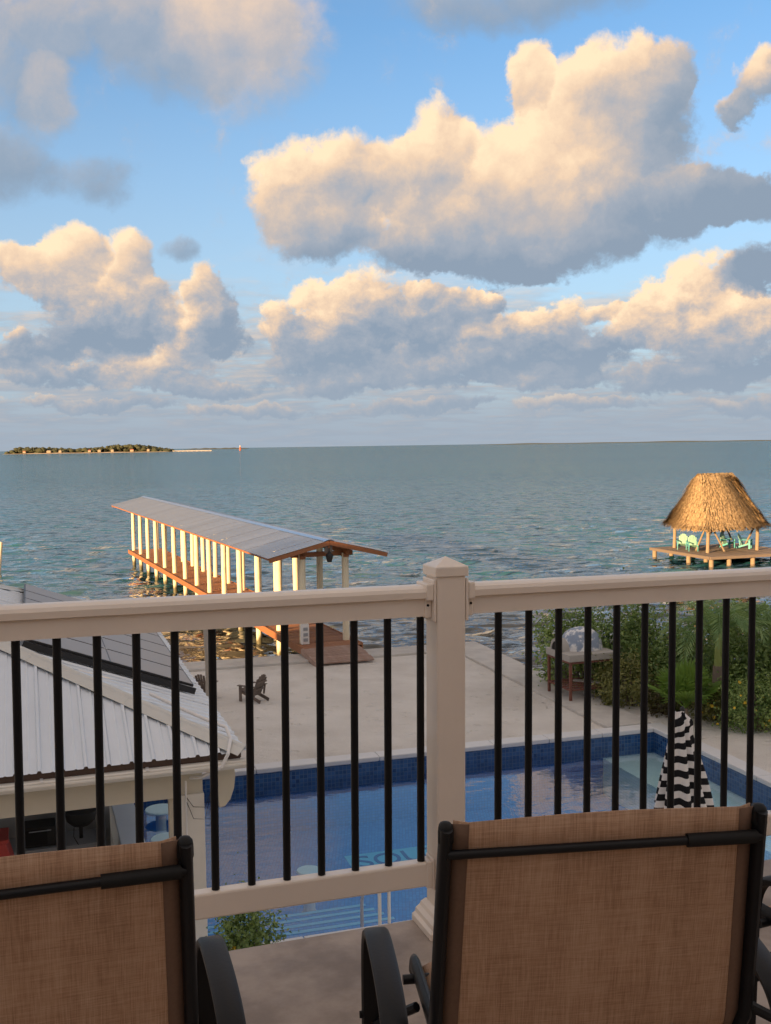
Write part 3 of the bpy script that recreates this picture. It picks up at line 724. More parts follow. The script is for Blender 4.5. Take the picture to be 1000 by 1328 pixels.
# ------------------------------------------------------------------ sling chairs on the balcony
def sling_chair(label, loc, rz):
    t = thing('patio_chair', label, 'chair', loc, rz, 'sling chairs on the balcony')
    bot = [(-.325, .52), (-.305, .46), (-.27, .425), (-.20, .414), (-.04, .418), (.08, .422), (.13, .425), (.16, .415), (.17, .395)]
    side = [(-.405, .945), (-.378, .80), (-.350, .645)] + bot
    path = [Vector((0, y, z)) for y, z in side]
    ov = [((.0125) * math.cos(2 * math.pi * k / 12), .0225 * math.sin(2 * math.pi * k / 12)) for k in range(12)]
    for sx in (-1, 1):
        f = MB().sweep([(sx * (.292 + .012 * min(1., max(0., (.945 - p.z) / .45)) - .035 * min(1., max(0., (.50 - p.z) / .08))), p.y, p.z) for p in path], ov).build('side_frame', M['black_tube'], t, True)
        MB().lathe([(.003, .010), (.008, .0085), (.0128, .003), (.0142, -.006), (.0144, -.026), (.0132, -.029)][::-1], 14, (sx * .292, -.4035, .945)).build('end_cap', M['plastic_cap'], f, True)
    # fabric: stretched between the rails, dipping a little, turned over at its sides
    nu, nv = 22, 40
    ln = [0.]
    for a, b in zip(path[:-1], path[1:]): ln.append(ln[-1] + (b - a).length)
    def along(s):
        s *= ln[-1]
        for i in range(len(ln) - 1):
            if s <= ln[i + 1] + 1e-9:
                f = (s - ln[i]) / (ln[i + 1] - ln[i]); return path[i].lerp(path[i + 1], f), (path[i + 1] - path[i]).normalized()
    f = MB(); vs = []
    for j in range(nv + 1):
        p, d = along(j / nv)
        nrm = Vector((0, -d.z, d.y))
        if nrm.y > 0 and j < nv / 2: nrm = -nrm
        for i in range(nu + 1):
            u = -1 + 2 * i / nu; x = u * (.277 + .011 * min(1., max(0., (.945 - p.z) / .45)) - .035 * min(1., max(0., (.50 - p.z) / .08)))
            edge_ = max(0, abs(u) - .90) / .10
            sag = -.016 * (1 - u * u) if j > 4 else -.016 * (1 - u * u) * j / 4
            off = sag * (1 if j > nv * .45 else -.35) + .004 - .012 * edge_ ** 2
            q = p + nrm * off
            vs.append((x, q.y, q.z + (.004 * math.cos(u * 2.2) + .010 if j == 0 else 0)))
    w = nu + 1
    f.add(vs, [(j * w + i, j * w + i + 1, (j + 1) * w + i + 1, (j + 1) * w + i) for j in range(nv) for i in range(nu)])
    f.build('sling_fabric', M['sling'], t, True, solid=.0025, angle=60)
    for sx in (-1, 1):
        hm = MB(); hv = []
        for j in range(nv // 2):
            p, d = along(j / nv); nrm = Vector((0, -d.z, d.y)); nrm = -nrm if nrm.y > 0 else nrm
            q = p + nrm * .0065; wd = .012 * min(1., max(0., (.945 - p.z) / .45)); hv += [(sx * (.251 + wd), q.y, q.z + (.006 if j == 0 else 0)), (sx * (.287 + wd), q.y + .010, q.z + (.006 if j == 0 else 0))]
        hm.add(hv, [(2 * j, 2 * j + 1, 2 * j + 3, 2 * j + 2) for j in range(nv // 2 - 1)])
        hm.build('shaded_hem', M['shaded_hem'], t, True, solid=.0015)
    # cross bar with plastic sleeve behind the back
    c = MB().tube([(-.292, -.412, .897), (.292, -.412, .897)], .0085, 10).build('cross_bar', M['black_tube'], t, True)
    MB().tube([(.150, -.412, .897), (.283, -.413, .897)], .0125, 12).build('sleeve', M['plastic_cap'], c, True)
    MB().tube([(-.305, .1, .41), (.305, .1, .41)], .011, 10).build('cross_bar', M['black_tube'], t, True)
    for sx in (-1, 1):
        x = sx * .378
        arm = [(x, -.36, .47), (x, -.345, .52), (x, -.30, .560), (x, -.2, .585), (x, -.08, .592), (x, -.02, .585), (x, .02, .562), (x, .045, .52), (x, .055, .45), (x, .06, .30), (x, .075, .0)]
        # rounded path
        pts = [Vector(p) for p in arm]
        for _ in range(2):
            n2 = [pts[0]]
            for a, b in zip(pts[:-1], pts[1:]): n2 += [a.lerp(b, .25), a.lerp(b, .75)]
            pts = n2 + [pts[-1]]
        prof = [(-.026, -.004), (-.022, -.010), (.022, -.010), (.026, -.004), (.026, .004), (.020, .009), (-.020, .009), (-.026, .004)]
        a = MB().sweep(pts, prof).build('armrest', M['black_tube'], t, True)
        for z in (.30, .36):
            MB().tube([(x - .031, .058, z), (x + .031, .058, z)], .008, 8).build('bolt', M['black_metal'], a)
        MB().tube([(sx * .292, -.02, .41), (x, .055, .335)], .011, 8).build('strut', M['black_tube'], a, True)
        MB().tube([(x, -.355, .50), (sx * .302, -.325, .535)], .011, 8).build('strut', M['black_tube'], a, True)
        MB().tube([(sx * .285, -.10, .405), (sx * .287, -.28, .25), (sx * .29, -.43, .012)], .0125, 10).build('leg', M['black_tube'], t, True)
        MB().box((x, .076, .006), (.05, .034, .012)).build('foot', M['plastic_cap'], t)
    return t
def at_top(top, rz):   # place a chair by the middle of its back's upper edge
    return (top[0] - math.sin(rz) * .405, top[1] + math.cos(rz) * .405, FL)
sling_chair('brown mesh sling chair in front of the railing post, black arm showing', at_top((.388, 1.872), R(7.0)), R(7.0))
sling_chair('brown mesh sling chair standing before the pool bar side of the railing', at_top((-.632, 1.700), R(17.)), R(17.))
sling_chair('brown sling chair mostly out of view, next to the chair by the post', (1.24, 2.62, FL), R(24))
# ------------------------------------------------------------------ pool bar with hipped metal roof
BY = R(18.5); BX, BYY = -1.805, 12.826
BC, BS = math.cos(BY), math.sin(BY)
def bar_w(x, y, z=0.): return (BX + x * BC - y * BS, BYY + x * BS + y * BC, z)
bar = thing('pool_bar', 'open pool bar with hipped grey metal roof and cream beams', 'bar', (BX, BYY, 0), BY)
RW, RL, PT, EZ = 7.0, 11.6, .37, 2.6
def rib(u):
    u = (u % .26) / .26
    pts = [(0, 0), (.06, .026), (.17, .026), (.23, 0), (.48, .0), (.52, .007), (.58, .007), (.62, 0), (1, 0)]
    for (a, p), (b, q) in zip(pts[:-1], pts[1:]):
        if u <= b: return p + (q - p) * (u - a) / (b - a)
    return 0.
BR = [0, .06, .17, .23, .48, .52, .58, .62]
def ribbed(total, reach, place, cover=.78):
    """sheets laid side by side; reach(u) gives how far each runs up the slope"""
    n = int(math.ceil(total / cover))
    for k in range(n):
        u0, u1 = k * cover, min(total, (k + 1) * cover)
        us = sorted(set([u0, u1] + [round(j * .26 + f * .26, 5) for j in range(int(u0 / .26) - 1, int(u1 / .26) + 2) for f in BR if u0 < j * .26 + f * .26 < u1] + [h for h in HIPS if u0 < h < u1]))
        mb = MB(); vs = []
        for u in us:
            r = max(reach(u), 0.); dz = rib(u) + .004 * (k % 2)
            vs += [place(u, -.05, dz), place(u, max(r, 0), dz)]
        mb.add(vs, [(2 * i, 2 * i + 2, 2 * i + 3, 2 * i + 1) for i in range(len(us) - 1)])
        mb.build('roof_sheet', M['roof_metal'], bar)
HIPS = [RW / 2]
ribbed(RW, lambda u: min(u, RW - u), lambda u, s, dz: (-u, s, EZ + PT * s + dz))
ribbed(RW, lambda u: min(u, RW - u), lambda u, s, dz: (-u, RL - s, EZ + PT * s + dz))
HIPS = [RW / 2, RL - RW / 2]
ribbed(RL, lambda u: min(u, RW / 2, RL - u), lambda u, s, dz: (-s, u, EZ + PT * s + dz))
ribbed(RL, lambda u: min(u, RW / 2, RL - u), lambda u, s, dz: (-RW + s, u, EZ + PT * s + dz))
def cap_strip(a, b, side, name='hip_cap', half=.17, drop=.26):
    a, b, s = Vector(a), Vector(b), Vector(side).normalized()
    prof = [(-half, -drop * half + .034), (-.05, .040), (-.03, .066), (0, .074), (.03, .066), (.05, .040), (half, -drop * half + .034), (half, -drop * half + .028), (0, .045), (-half, -drop * half + .028)]
    n = len(prof); vs = [p + s * u + Vector((0, 0, v)) for p in (a, b) for u, v in prof]
    MB().add(vs, [(k, (k + 1) % n, n + (k + 1) % n, n + k) for k in range(n)] + [tuple(range(n - 1, -1, -1)), tuple(range(n, 2 * n))]).build(name, M['cap_metal'], bar)
hz = EZ + PT * RW / 2
near_apex = Vector((-RW / 2, RW / 2, hz)); far_apex = Vector((-RW / 2, RL - RW / 2, hz))
c0 = Vector((0, 0, EZ))
for k in range(3): cap_strip(c0.lerp(near_apex, k / 3 + (.012 if k else -.01)) + Vector((0, 0, .003 * k)), c0.lerp(near_apex, (k + 1) / 3 + .02) + Vector((0, 0, .003 * k)), (1, 1, 0))
cap_strip((-RW, 0, EZ), near_apex, (1, -1, 0)); cap_strip((0, RL, EZ), far_apex, (1, -1, 0)); cap_strip((-RW, RL, EZ), far_apex, (1, 1, 0))
cap_strip(near_apex, far_apex, (1, 0, 0), 'ridge_cap', .17, PT)
# trim, gutter, beams, posts
MB().box((-RW / 2, .02, EZ - .06), (RW - .05, .03, .10)).build('fascia', M['brown_trim'], bar)
MB().box((-.02, RL / 2, EZ - .06), (.03, RL - .1, .10)).build('fascia', M['brown_trim'], bar)
gp = [(0, -.01), (-.012, 0), (-.10, 0), (-.112, -.012), (-.108, -.03), (-.118, -.045), (-.118, -.06), (-.085, -.10), (-.06, -.115), (0, -.115), (0, -.105), (-.055, -.105), (-.11, -.05), (-.10, -.01)]
n = len(gp); vs = [(x, y, EZ - .10 + z) for x in (-RW, .06) for y, z in gp]
g = MB().add(vs, [(k, (k + 1) % n, n + (k + 1) % n, n + k) for k in range(n)] + [tuple(range(n - 1, -1, -1)), tuple(range(n, 2 * n))]).build('gutter', M['white_paint'], bar)
for x in (-1.15, -2.35, -3.55): MB().box((x, -.06, EZ - .098), (.035, .13, .012)).build('gutter_strap', M['pvc'], g)
MB().box((-RW / 2 - .1, .20, EZ - .13), (RW - .4, .34, .012)).build('soffit', M['white_paint'], bar)
MB().box((-3.62, .42, 2.20), (6.35, .18, .44)).build('beam', M['cream_paint'], bar, bevel=.006)
MB().box((-.60, 5.9, 2.20), (.18, 10.7, .438)).build('beam', M['cream_paint'], bar, bevel=.006)
for x, y in ((-.585, .42), (-6.6, .42), (-.6, 7.9), (-.6, 11.1), (-6.6, 11.1)):
    MB().box((x, y, 1.0), (.30, .27, 2.04)).build('post', M['white_paint'], bar, bevel=.008)
MB().box((-.80, .50, 1.0), (.10, .14, 1.95)).build('door_frame', M['cream_paint'], bar)
MB().box((-3.9, 3.32, 1.1), (5.0, .12, 2.2)).build('back_wall', M['grey_wall'], bar)
MB().box((-1.2, 6.4, .46), (.16, 10.0, .92)).build('bar_front', M['white_paint'], bar)
MB().box((-1.2, 6.35, .96), (.32, 9.9, .06)).build('bar_counter', M['counter'], bar, bevel=.008)
MB().box((-3.6, 2.95, .68), (4.2, .6, .06)).build('back_counter', M['grey_wall'], bar, bevel=.006)
MB().box((-3.6, 3.0, .33), (4.1, .48, .64)).build('cabinet', M['stone_grey'], bar)
# curved corbel under the eave corner
cp = [(-.30, 2.30), (-.04, 2.30), (-.03, 2.18), (-.05, 2.02), (-.10, 1.88), (-.17, 1.80), (-.24, 1.79), (-.25, 1.90), (-.30, 2.0)]
n = len(cp); cb = MB(); cb.add([(x, y, z) for y in (.34, .44) for x, z in cp], [tuple(range(n)), tuple(range(2 * n - 1, n - 1, -1))] + [(k, n + k, n + (k + 1) % n, (k + 1) % n) for k in range(n)])
cb.build('corbel', M['cream_paint'], bar, bevel=.005)
# pipe over the roof corner and down under the gutter
pp = [(-.95, 1.35, EZ + .48), (-.62, .92, EZ + .36), (-.32, .60, EZ + .25), (-.13, .36, EZ + .20), (-.12, .10, EZ + .12), (-.20, -.14, EZ + .0), (-.28, -.16, EZ - .14), (-.50, .10, EZ - .32), (-.60, .26, EZ - .36)]
MB().tube(pp, .022, 8).build('pipe', M['pvc'], bar, True)
MB().tube([(-.66, .275, 2.2), (-.66, .27, 1.5), (-.655, .27, .3)], .012, 8).build('conduit', M['pvc'], bar, True)
for o_ in (0, .05): MB().tube([(-.66, .27, 2.0 - o_), (-.58, .23, 1.88 - o_ * 3), (-.44, .22, 1.86 - o_ * 3), (-.34, .3, 2.05)], .004, 6).build('cable', M['cord'], bar, True)
for y in (3.4, 5.5, 7.6): MB().box((-1.35, y, EZ + PT * 1.35 + .07), (2.3, .05, .06), ry=math.atan(PT)).build('panel_rail', M['black_rail'], bar)
MB().box((-1.35, 2.70, EZ + PT * 1.35 + .09), (2.52, .035, .09), ry=math.atan(PT)).build('panel_rail', M['black_rail'], bar)

# solar panels
ORD = ['first', 'second', 'third', 'fourth', 'fifth', 'sixth']
for k in range(6):
    yc = 3.27 + k * 1.065
    t = thing('solar_panel', 'grey solar panel on the pool bar roof, %s from the roof corner by the pool' % ORD[k], 'solar panel', bar_w(-1.36, yc, EZ + PT * 1.36 + .155), BY, 'solar panels on the pool bar roof', ry=math.atan(PT))
    MB().box((0, 0, 0), (2.5, 1.035, .035)).build('frame', M['black_rail'], t)
    for sx in (-1, 1): MB().box((sx * .617, 0, .0185), (1.215, .995, .004)).build('glass', M['panel_cloud_tint'], t)
    MB().box((0, .527, .012), (.05, .028, .03)).build('clamp', M['cap_metal'], t)

# things inside the bar
t = thing('microwave', 'black microwave on the back counter of the pool bar', 'microwave', bar_w(-2.39, 2.9, .712), BY)
MB().box((0, 0, .15), (.42, .34, .29)).build('body', M['cord'], t, bevel=.01)
MB().box((-.05, -.175, .15), (.29, .012, .22)).build('door', M['black_metal'], t); MB().box((0, -.176, .235), (.30, .012, .015)).build('trim', M['grey_wall'], t)
MB().tube([(.18, -.1, .02), (.20, -.22, -.05), (.12, -.3, -.2), (.02, -.3, -.3)], .006, 6).build('cord', M['cord'], t)
t = thing('ice_bucket_lamp', 'black dome shaped speaker with a hanging cord beside the microwave', 'speaker', bar_w(-1.83, 2.8, .95), BY)
MB().lathe([(.03, -.02), (.13, .0), (.20, .07), (.215, .14), (.215, .20), (.04, .205)], 24).build('body', M['cord'], t, True)
MB().tube([(-.1, -.1, .0), (-.11, -.14, -.12), (-.05, -.15, -.24)], .006, 6).build('cord', M['cord'], t)
MB().box((0, .12, -.12), (.05, .05, .24)).build('stand', M['cord'], t)
t['label'] = 'black rounded speaker on a stand beside the microwave in the pool bar'; t.name = 'speaker'
t = thing('cooler', 'red plastic cooler inside the pool bar', 'cooler', bar_w(-2.98, 1.75, .90), BY)
MB().add([(-.3, -.2, 0), (.27, -.2, 0), (.27, .2, 0), (-.3, .2, 0), (-.33, -.23, .36), (.17, -.23, .36), (.17, .23, .36), (-.33, .23, .36)], [(3, 2, 1, 0), (0, 1, 5, 4), (1, 2, 6, 5), (2, 3, 7, 6), (3, 0, 4, 7), (4, 5, 6, 7)]).build('tub', M['red_plastic'], t, bevel=.02)
MB().box((-.08, 0, .385), (.56, .5, .045)).build('lid', M['red_plastic'], t, bevel=.012)
t = thing('serving_trolley', 'low grey table under the red cooler', 'table', bar_w(-3.0, 1.75, 0), BY)
MB().box((0, 0, .875), (.8, .56, .045)).build('top', M['grey_wall'], t, bevel=.008)
for sx in (-1, 1):
    for sy in (-1, 1): MB().box((sx * .35, sy * .23, .426), (.05, .05, .852)).build('leg', M['grey_wall'], t)
t.name = 'side_table'

# ------------------------------------------------------------------ adirondack chairs
def adirondack(name, label, loc, rz, m1, m2, group, k=1.):
    """faces local -y"""
    t = thing(name, label, 'chair', loc, rz, group)
    for sx in (-1, 1):
        MB().box((sx * .27 * k, -.34 * k, .27 * k), (.035 * k, .11 * k, .54 * k)).build('leg', m2, t)
        MB().span((sx * .235 * k, -.38 * k, .36 * k), (sx * .235 * k, .48 * k, .05 * k), .03 * k, .11 * k).build('leg', m2, t)
        MB().box((sx * .31 * k, -.04 * k, .555 * k), (.13 * k, .74 * k, .026 * k)).build('arm', m2, t, bevel=.008 * k)
        MB().span((sx * .27 * k, .24 * k, .22 * k), (sx * .27 * k, .30 * k, .55 * k), .03 * k, .06 * k, (0, 1, 0)).build('arm_support', m2, t)
    for j in range(6):
        y = -.37 + j * .092; MB().box((0, y * k, (.405 - (y + .38) * .36) * k), (.50 * k, .078 * k, .02 * k), rx=-.345).build('seat_slat', m1, t)
    for j in range(6):
        u = (j - 2.5); h = .96 - .022 * u * u
        b0 = Vector((u * .076, .13, .21)); b1 = Vector((u * .092, .13 + (h - .21) * .42, h))
        MB().span(b0 * k, b1 * k, .074 * k, .02 * k, (0, 1, .4)).build('back_slat', m1, t)
    for y, z, w in ((.365, .69, .52), (.27, .44, .5)): MB().box((0, (y + .018) * k, z * k), (w * k, .03 * k, .06 * k), rx=-.4).build('back_rail', m2, t)
    return t
br1 = adirondack('adirondack_chair', 'dark wooden slatted chair standing free on the sand', (-3.36, 26.1, .0), R(-122), M['chair_wood'], M['chair_wood'], 'wooden chairs on the sand', .73)
dup(br1, (-4.62, 26.35, 0), R(170), 'dark wooden slatted chair behind the thin pole at the pool bar roof')

# ------------------------------------------------------------------ thin pole on the sand
t = thing('wooden_pole', 'thin pale palm trunk pole standing on the sand beside the pool bar roof', 'pole', (-4.40, 25.6, 0))
pts = [(0.02 * math.sin(z * 2.1), .015 * math.sin(z * 3), z) for z in np.linspace(0, 2.15, 14)]
MB().tube(pts, [.085 - .012 * z + .004 * (i % 2) for i, (x_, y_, z) in enumerate(pts)], 10).build('trunk', M['pale_trunk'], t, True)
MB().tube([(0, 0, -.02), (0, 0, .10)], [.12, .09], 10).build('foot', M['concrete'], t, True)

# ------------------------------------------------------------------ covered dock
DX, DYY, DR = -1.93, 32.39, R(22.0)
dock = thing('dock', 'long wooden dock with white posts under a grey metal gable roof', 'dock', (DX, DYY, -.6), DR)
DZ = .9; DL = 33.2   # deck level above the water, length
ZB = .6
pm = MB().box((0, 0, 0), (1.84, .172, .045)).mesh('plank'); pm.materials.append(M['dock_wood'])
y = -.72; k = 0
while y < DL + .4:
    o = link('plank', pm, dock); o.location = (random.uniform(-.012, .012), y, DZ - .0225 + random.uniform(-.004, .004)); o.rotation_euler = (0, 0, random.uniform(-.006, .006)); y += .186
rm = MB().box((0, 0, 0), (1.74, .128, .04)).mesh('plank'); rm.materials.append(M['ramp_wood'])
for k in range(10):
    f = k / 9; o = link('plank', rm, dock); o.location = (-.1 + random.uniform(-.015, .015), -.86 - f * 1.25, DZ - .03 - f * .185); o.rotation_euler = (R(8.2), 0, R(-5))
MB().span((-.955, -.74, DZ - .09), (-.955, DL + .4, DZ - .09), .045, .22).build('edge_beam', M['beam_wood'], dock)
MB().span((.955, -.74, DZ - .09), (.955, DL + .4, DZ - .09), .045, .22).build('edge_beam', M['beam_wood'], dock)
MB().span((-.985, -.74, DZ - .10), (-.985, -2.1, DZ - .24), .045, .16).build('edge_beam', M['ramp_wood'], dock)
MB().span((0, -.74, DZ - .12), (0, DL + .3, DZ - .12), .08, .14).build('stringer', M['beam_wood'], dock)
NP = 14
pmesh = MB().lathe([(.105, -1.0), (.105, 3.62)], 14).mesh('post'); pmesh.materials.append(M['post_paint']); shade(pmesh)
for k in range(NP):
    for sx in (-1, 1):
        o = link('post', pmesh, dock); o.location = (sx * .70, k * 2.55, 0); o.rotation_euler = (random.uniform(-.008, .008), random.uniform(-.008, .008), random.random())
    MB().box((0, k * 2.55 + .13, DZ - .15), (1.86, .05, .16)).build('cross_beam', M['beam_wood'], dock)
    MB().box((0, k * 2.55 + .125, 3.60), (2.0, .05, .15)).build('tie_beam', M['beam_wood'], dock)
EH, RH, HWD = 3.60, 4.055, 1.9    # eave and ridge above water, half width
RY0, RY1 = -.62, 33.4
for sx in (-1, 1):
    MB().span((sx * .70, RY0 + .2, 3.68), (sx * .70, RY1 - .2, 3.68), .07, .16).build('plate_beam', M['beam_wood'], dock)
    MB().span((sx * (HWD - .06), RY0, EH - .02), (sx * (HWD - .06), RY1, EH - .02), .04, .08).build('eave_board', M['beam_wood'], dock)
    for yy in (RY0 + .03, RY1 - .03): MB().span((sx * (HWD - .02), yy, EH - .055), (0, yy, RH - .055), .05, .13).build('barge_board', M['beam_wood'], dock)
    for k in range(0, NP):
        MB().span((sx * (HWD - .12), k * 2.55 - .06, EH - .04), (0, k * 2.55 - .06, RH - .07), .05, .11).build('rafter', M['beam_wood'], dock)
    MB().box((sx * .70, -.02, 3.56), (.16, .30, .13)).build('bracket_block', M['beam_wood'], dock)
    MB().span((sx * .70, -.42, 3.72), (sx * .70, .2, 3.72), .10, .20).build('bracket_block', M['beam_wood'], dock)
MB().span((0, RY0 + .05, RH - .14), (0, RY1, RH - .14), .06, .16).build('ridge_beam', M['beam_wood'], dock)
MB().box((0, RY0 + .12, RH - .24), (.24, .06, .26)).build('lamp_board', M['weathered_wood'], dock)
# roofing sheets, each with standing ribs
sw_ = .94; ns = int((RY1 - RY0) / sw_)
sw_ = (RY1 - RY0) / ns
def dock_sheet(sx):
    us = []
    j = 0
    while j * .235 < sw_ + .01:
        for f, h in ((0, 0), (.02, .022), (.05, .022), (.07, 0)):
            u = j * .235 + f
            if u <= sw_ + .012: us.append((u, h))
        j += 1
    vs = []
    for u, h in us:
        for s in (0, 1): vs.append((sx * (HWD + .03) * (1 - s), u, EH + .02 + (RH - EH) * s + h))
    return MB().add(vs, [(2 * i, 2 * i + 1, 2 * i + 3, 2 * i + 2) if sx < 0 else (2 * i, 2 * i + 2, 2 * i + 3, 2 * i + 1) for i in range(len(us) - 1)]).mesh('roof_sheet')
for sx in (-1, 1):
    me = dock_sheet(sx); me.materials.append(M['dock_metal'])
    for k in range(ns):
        o = link('roof_sheet', me, dock); o.location = (0, RY0 + k * sw_, .003 * (k % 2))
rc = MB(); rc.add([(x, y_, z) for y_ in (RY0 - .02, RY1 + .02) for x, z in ((-.16, RH + .005), (-.03, RH + .05), (.03, RH + .05), (.16, RH + .005))], [(0, 4, 5, 1), (1, 5, 6, 2), (2, 6, 7, 3)])
rc.build('ridge_cap', M['dock_metal'], dock)
def dock_w(x, y, z): c, s = math.cos(DR), math.sin(DR); return (DX + x * c - y * s, DYY + x * s + y * c, z)
t = thing('lantern', 'black lantern hanging under the shore end of the dock roof', 'lantern', dock_w(0, RY0 + .04, 2.86), DR)
MB().lathe([(.03, -.05), (.07, -.04), (.10, .06), (.115, .15), (.10, .19), (.04, .24), (.02, .30)], 14).build('housing', M['cord'], t, True)
MB().lathe([(.015, .28), (.015, .38)], 8).build('stem', M['cord'], t)
t = thing('power_box', 'white electrical box with covers on the first dock post', 'electrical box', dock_w(-.70, -.20, .31), DR)
MB().box((0, 0, .31), (.24, .14, .62)).build('case', M['pvc'], t, bevel=.012)
for z in (.14, .30, .47): MB().box((0, -.076, z), (.14, .02, .10)).build('socket_cover', M['grey_wall'], t, bevel=.006)

# leaning post in the water
t = thing('mooring_post', 'pale leaning post standing alone in the water', 'post', (-22.05, 59.6, -1.6), 0, ry=R(7))
MB().tube([(0, 0, 0), (0, 0, 1.5), (0, .0, 2.75)], [.16, .15, .13], 10).build('shaft', M['post_paint'], t, True)
MB().lathe([(.14, 0), (.12, .06), (.02, .09)], 10, (0, 0, 2.74)).build('cap', M['post_paint'], t, True)

# ------------------------------------------------------------------ thatched palapa on its platform
PXc, PYc, PR = 19.3, 62.0, R(18.0)
def pal_w(x, y, z): c, s = math.cos(PR), math.sin(PR); return (PXc + x * c - y * s, PYc + x * s + y * c, z)
plat = thing('platform', 'wooden over-water platform carrying the thatched shelter', 'platform', (PXc, PYc, -.6), PR)
PZ = .55
dm = MB().box((0, 0, 0), (.20, 6.0, .05)).mesh('plank'); dm.materials.append(M['weathered_wood'])
x = -2.7
while x < 3.3:
    o = link('plank', dm, plat); o.location = (x, -.55, PZ - .025 + random.uniform(-.004, .004)); x += .215
for y in (-3.58, 2.48): MB().span((-2.82, y, PZ - .08), (3.35, y, PZ - .08), .06, .15).build('edge_beam', M['weathered_wood'], plat)
for x in (-2.85, 3.36): MB().span((x, -3.55, PZ - .08), (x, 2.45, PZ - .08), .06, .148).build('edge_beam', M['weathered_wood'], plat)
for x in (-2.6, -1.45, 0.1, 1.7, 3.1):
    for y in (-3.35, -1.2, 2.3): MB().tube([(x, y, -1.2), (x, y, PZ - .06)], .13, 10).build('pile', M['pile_wood'], plat, True)
wk = thing('walkway', 'plank walkway leading from the thatched platform to the shore', 'walkway', pal_w(2.2, -3.63, -.6), PR + R(-152))
wm = MB().box((0, 0, 0), (1.7, .2, .05)).mesh('plank'); wm.materials.append(M['weathered_wood'])
for k in range(84): o = link('plank', wm, wk); o.location = (0, .12 + k * .225, PZ - .03 + random.uniform(-.004, .004))
for sx in (-.8, .8): MB().span((sx, .02, PZ - .12), (sx, 18.9, PZ - .12), .06, .14).build('edge_beam', M['beam_wood'], wk)
for k in range(8):
    for sx in (-.7, .7): MB().tube([(sx, .9 + k * 2.4, -1.2), (sx, .9 + k * 2.4, PZ - .06)], .11, 8).build('pile', M['pile_wood'], wk, True)
pal = thing('palapa', 'thatched palm shelter with flared roof on log posts', 'shelter', (PXc, PYc, -.05), PR)
HP = 1.66
for sx in (-1, 1):
    for sy in (-1, 1):
        MB().tube([(sx * HP, sy * HP, 0.0), (sx * HP + .03, sy * HP, .9), (sx * HP, sy * HP, 1.95)], [.105, .10, .09], 10).build('post', M['pile_wood'], pal, True)
def brace(a, b): MB().tube([a, b], .055, 8).build('brace', M['pile_wood'], pal, True)
brace((-HP, -HP, 1.75), (-HP + .0, -.55, .05)); brace((-HP + .1, -HP, 1.75), (-.55, -HP, .05))
brace((HP, HP, 1.75), (.6, HP, .45)); brace((HP, HP, 1.8), (HP, .7, .4)); brace((HP, -HP, 1.7), (HP, -.6, .25))
for s in (-1, 1):
    MB().tube([(-HP - .12, s * HP, 1.80), (HP + .12, s * HP, 1.80)], .07, 8).build('wall_plate', M['pile_wood'], pal, True)
    MB().tube([(s * HP, -HP - .12, 1.72), (s * HP, HP + .12, 1.72)], .07, 8).build('wall_plate', M['pile_wood'], pal, True)
# thatch: hipped shell that flares at the eaves, then thousands of hanging fronds
prof = [(0., 2.12, 1.54), (.08, 1.94, 1.74), (.28, 1.60, 2.30), (.5, 1.13, 2.98), (.75, .62, 3.78), (1., .14, 4.36)]
RG = .95
def shell(s, ang_side, along):
    for (a, w0, z0), (b, w1, z1) in zip(prof[:-1], prof[1:]):
        if s <= b + 1e-9:
            f = (s - a) / (b - a); w = w0 + (w1 - w0) * f; z = z0 + (z1 - z0) * f
            hx = w + RG * max(0., min(1., s * 1.05)) * .98; hy = w
            hx = max(hx, w + RG * s)
            hx = w if s == 0 else w + RG * s
            return hx, hy, z
mb = MB(); ringn = 24; rows = 10; vs = []
def ring_pt(s, t):
    hx, hy, z = shell(s, 0, 0)
    t = t % 1.
    k = t * 4
    if k < 1: p = (-hx + 2 * hx * k, -hy)
    elif k < 2: p = (hx, -hy + 2 * hy * (k - 1))
    elif k < 3: p = (hx - 2 * hx * (k - 2), hy)
    else: p = (-hx, hy - 2 * hy * (k - 3))
    return Vector((p[0], p[1], z))
for j in range(rows + 1):
    for i in range(ringn): vs.append(ring_pt(j / rows, i / ringn) + Vector((0, 0, -.08)))
mb.add(vs, [(j * ringn + i, j * ringn + (i + 1) % ringn, (j + 1) * ringn + (i + 1) % ringn, (j + 1) * ringn + i) for j in range(rows) for i in range(ringn)] + [tuple(rows * ringn + i for i in range(ringn))])
roof = mb.build('thatch_roof', M['thatch'], pal)
mb = MB()
for _ in range(9500):
    s = random.random() ** 1.25; t = random.random()
    p = ring_pt(s, t); q = ring_pt(max(s - .13, 0), t); d = (q - p)
    if d.length < .05: d = Vector((p.x * .16, p.y * .16, -.25))
    d.normalize(); side = d.cross(Vector((p.x, p.y, 2.))).normalized()
    nrm = side.cross(d); nrm = nrm if nrm.z > 0 else -nrm
    ln = random.uniform(.25, .6); w = random.uniform(.018, .06); lift = random.uniform(.0, .13)
    sd = side * w; tip = p + d * ln + nrm * (lift + random.uniform(-.02, .05)) + side * random.uniform(-.08, .08)
    a = p + nrm * (lift * .4)
    mb.add([a - sd, a + sd, tip + sd * .6, tip - sd * .5], [(0, 1, 2, 3)])
for _ in range(1500):
    p = ring_pt(random.uniform(0, .04), random.random()); o_ = Vector((p.x, p.y, 0)).normalized(); sd = Vector((-o_.y, o_.x, 0)) * random.uniform(.02, .045)
    a = p + Vector((0, 0, random.uniform(-.02, .06))); tip = a + o_ * random.uniform(.02, .16) + Vector((random.uniform(-.06, .06), random.uniform(-.06, .06), -random.uniform(.16, .38)))
    mb.add([a - sd, a + sd, tip + sd * .5, tip - sd * .5], [(0, 1, 2, 3)])
mb.build('thatch_fronds', M['thatch'], roof, kind='stuff')
mb = MB()
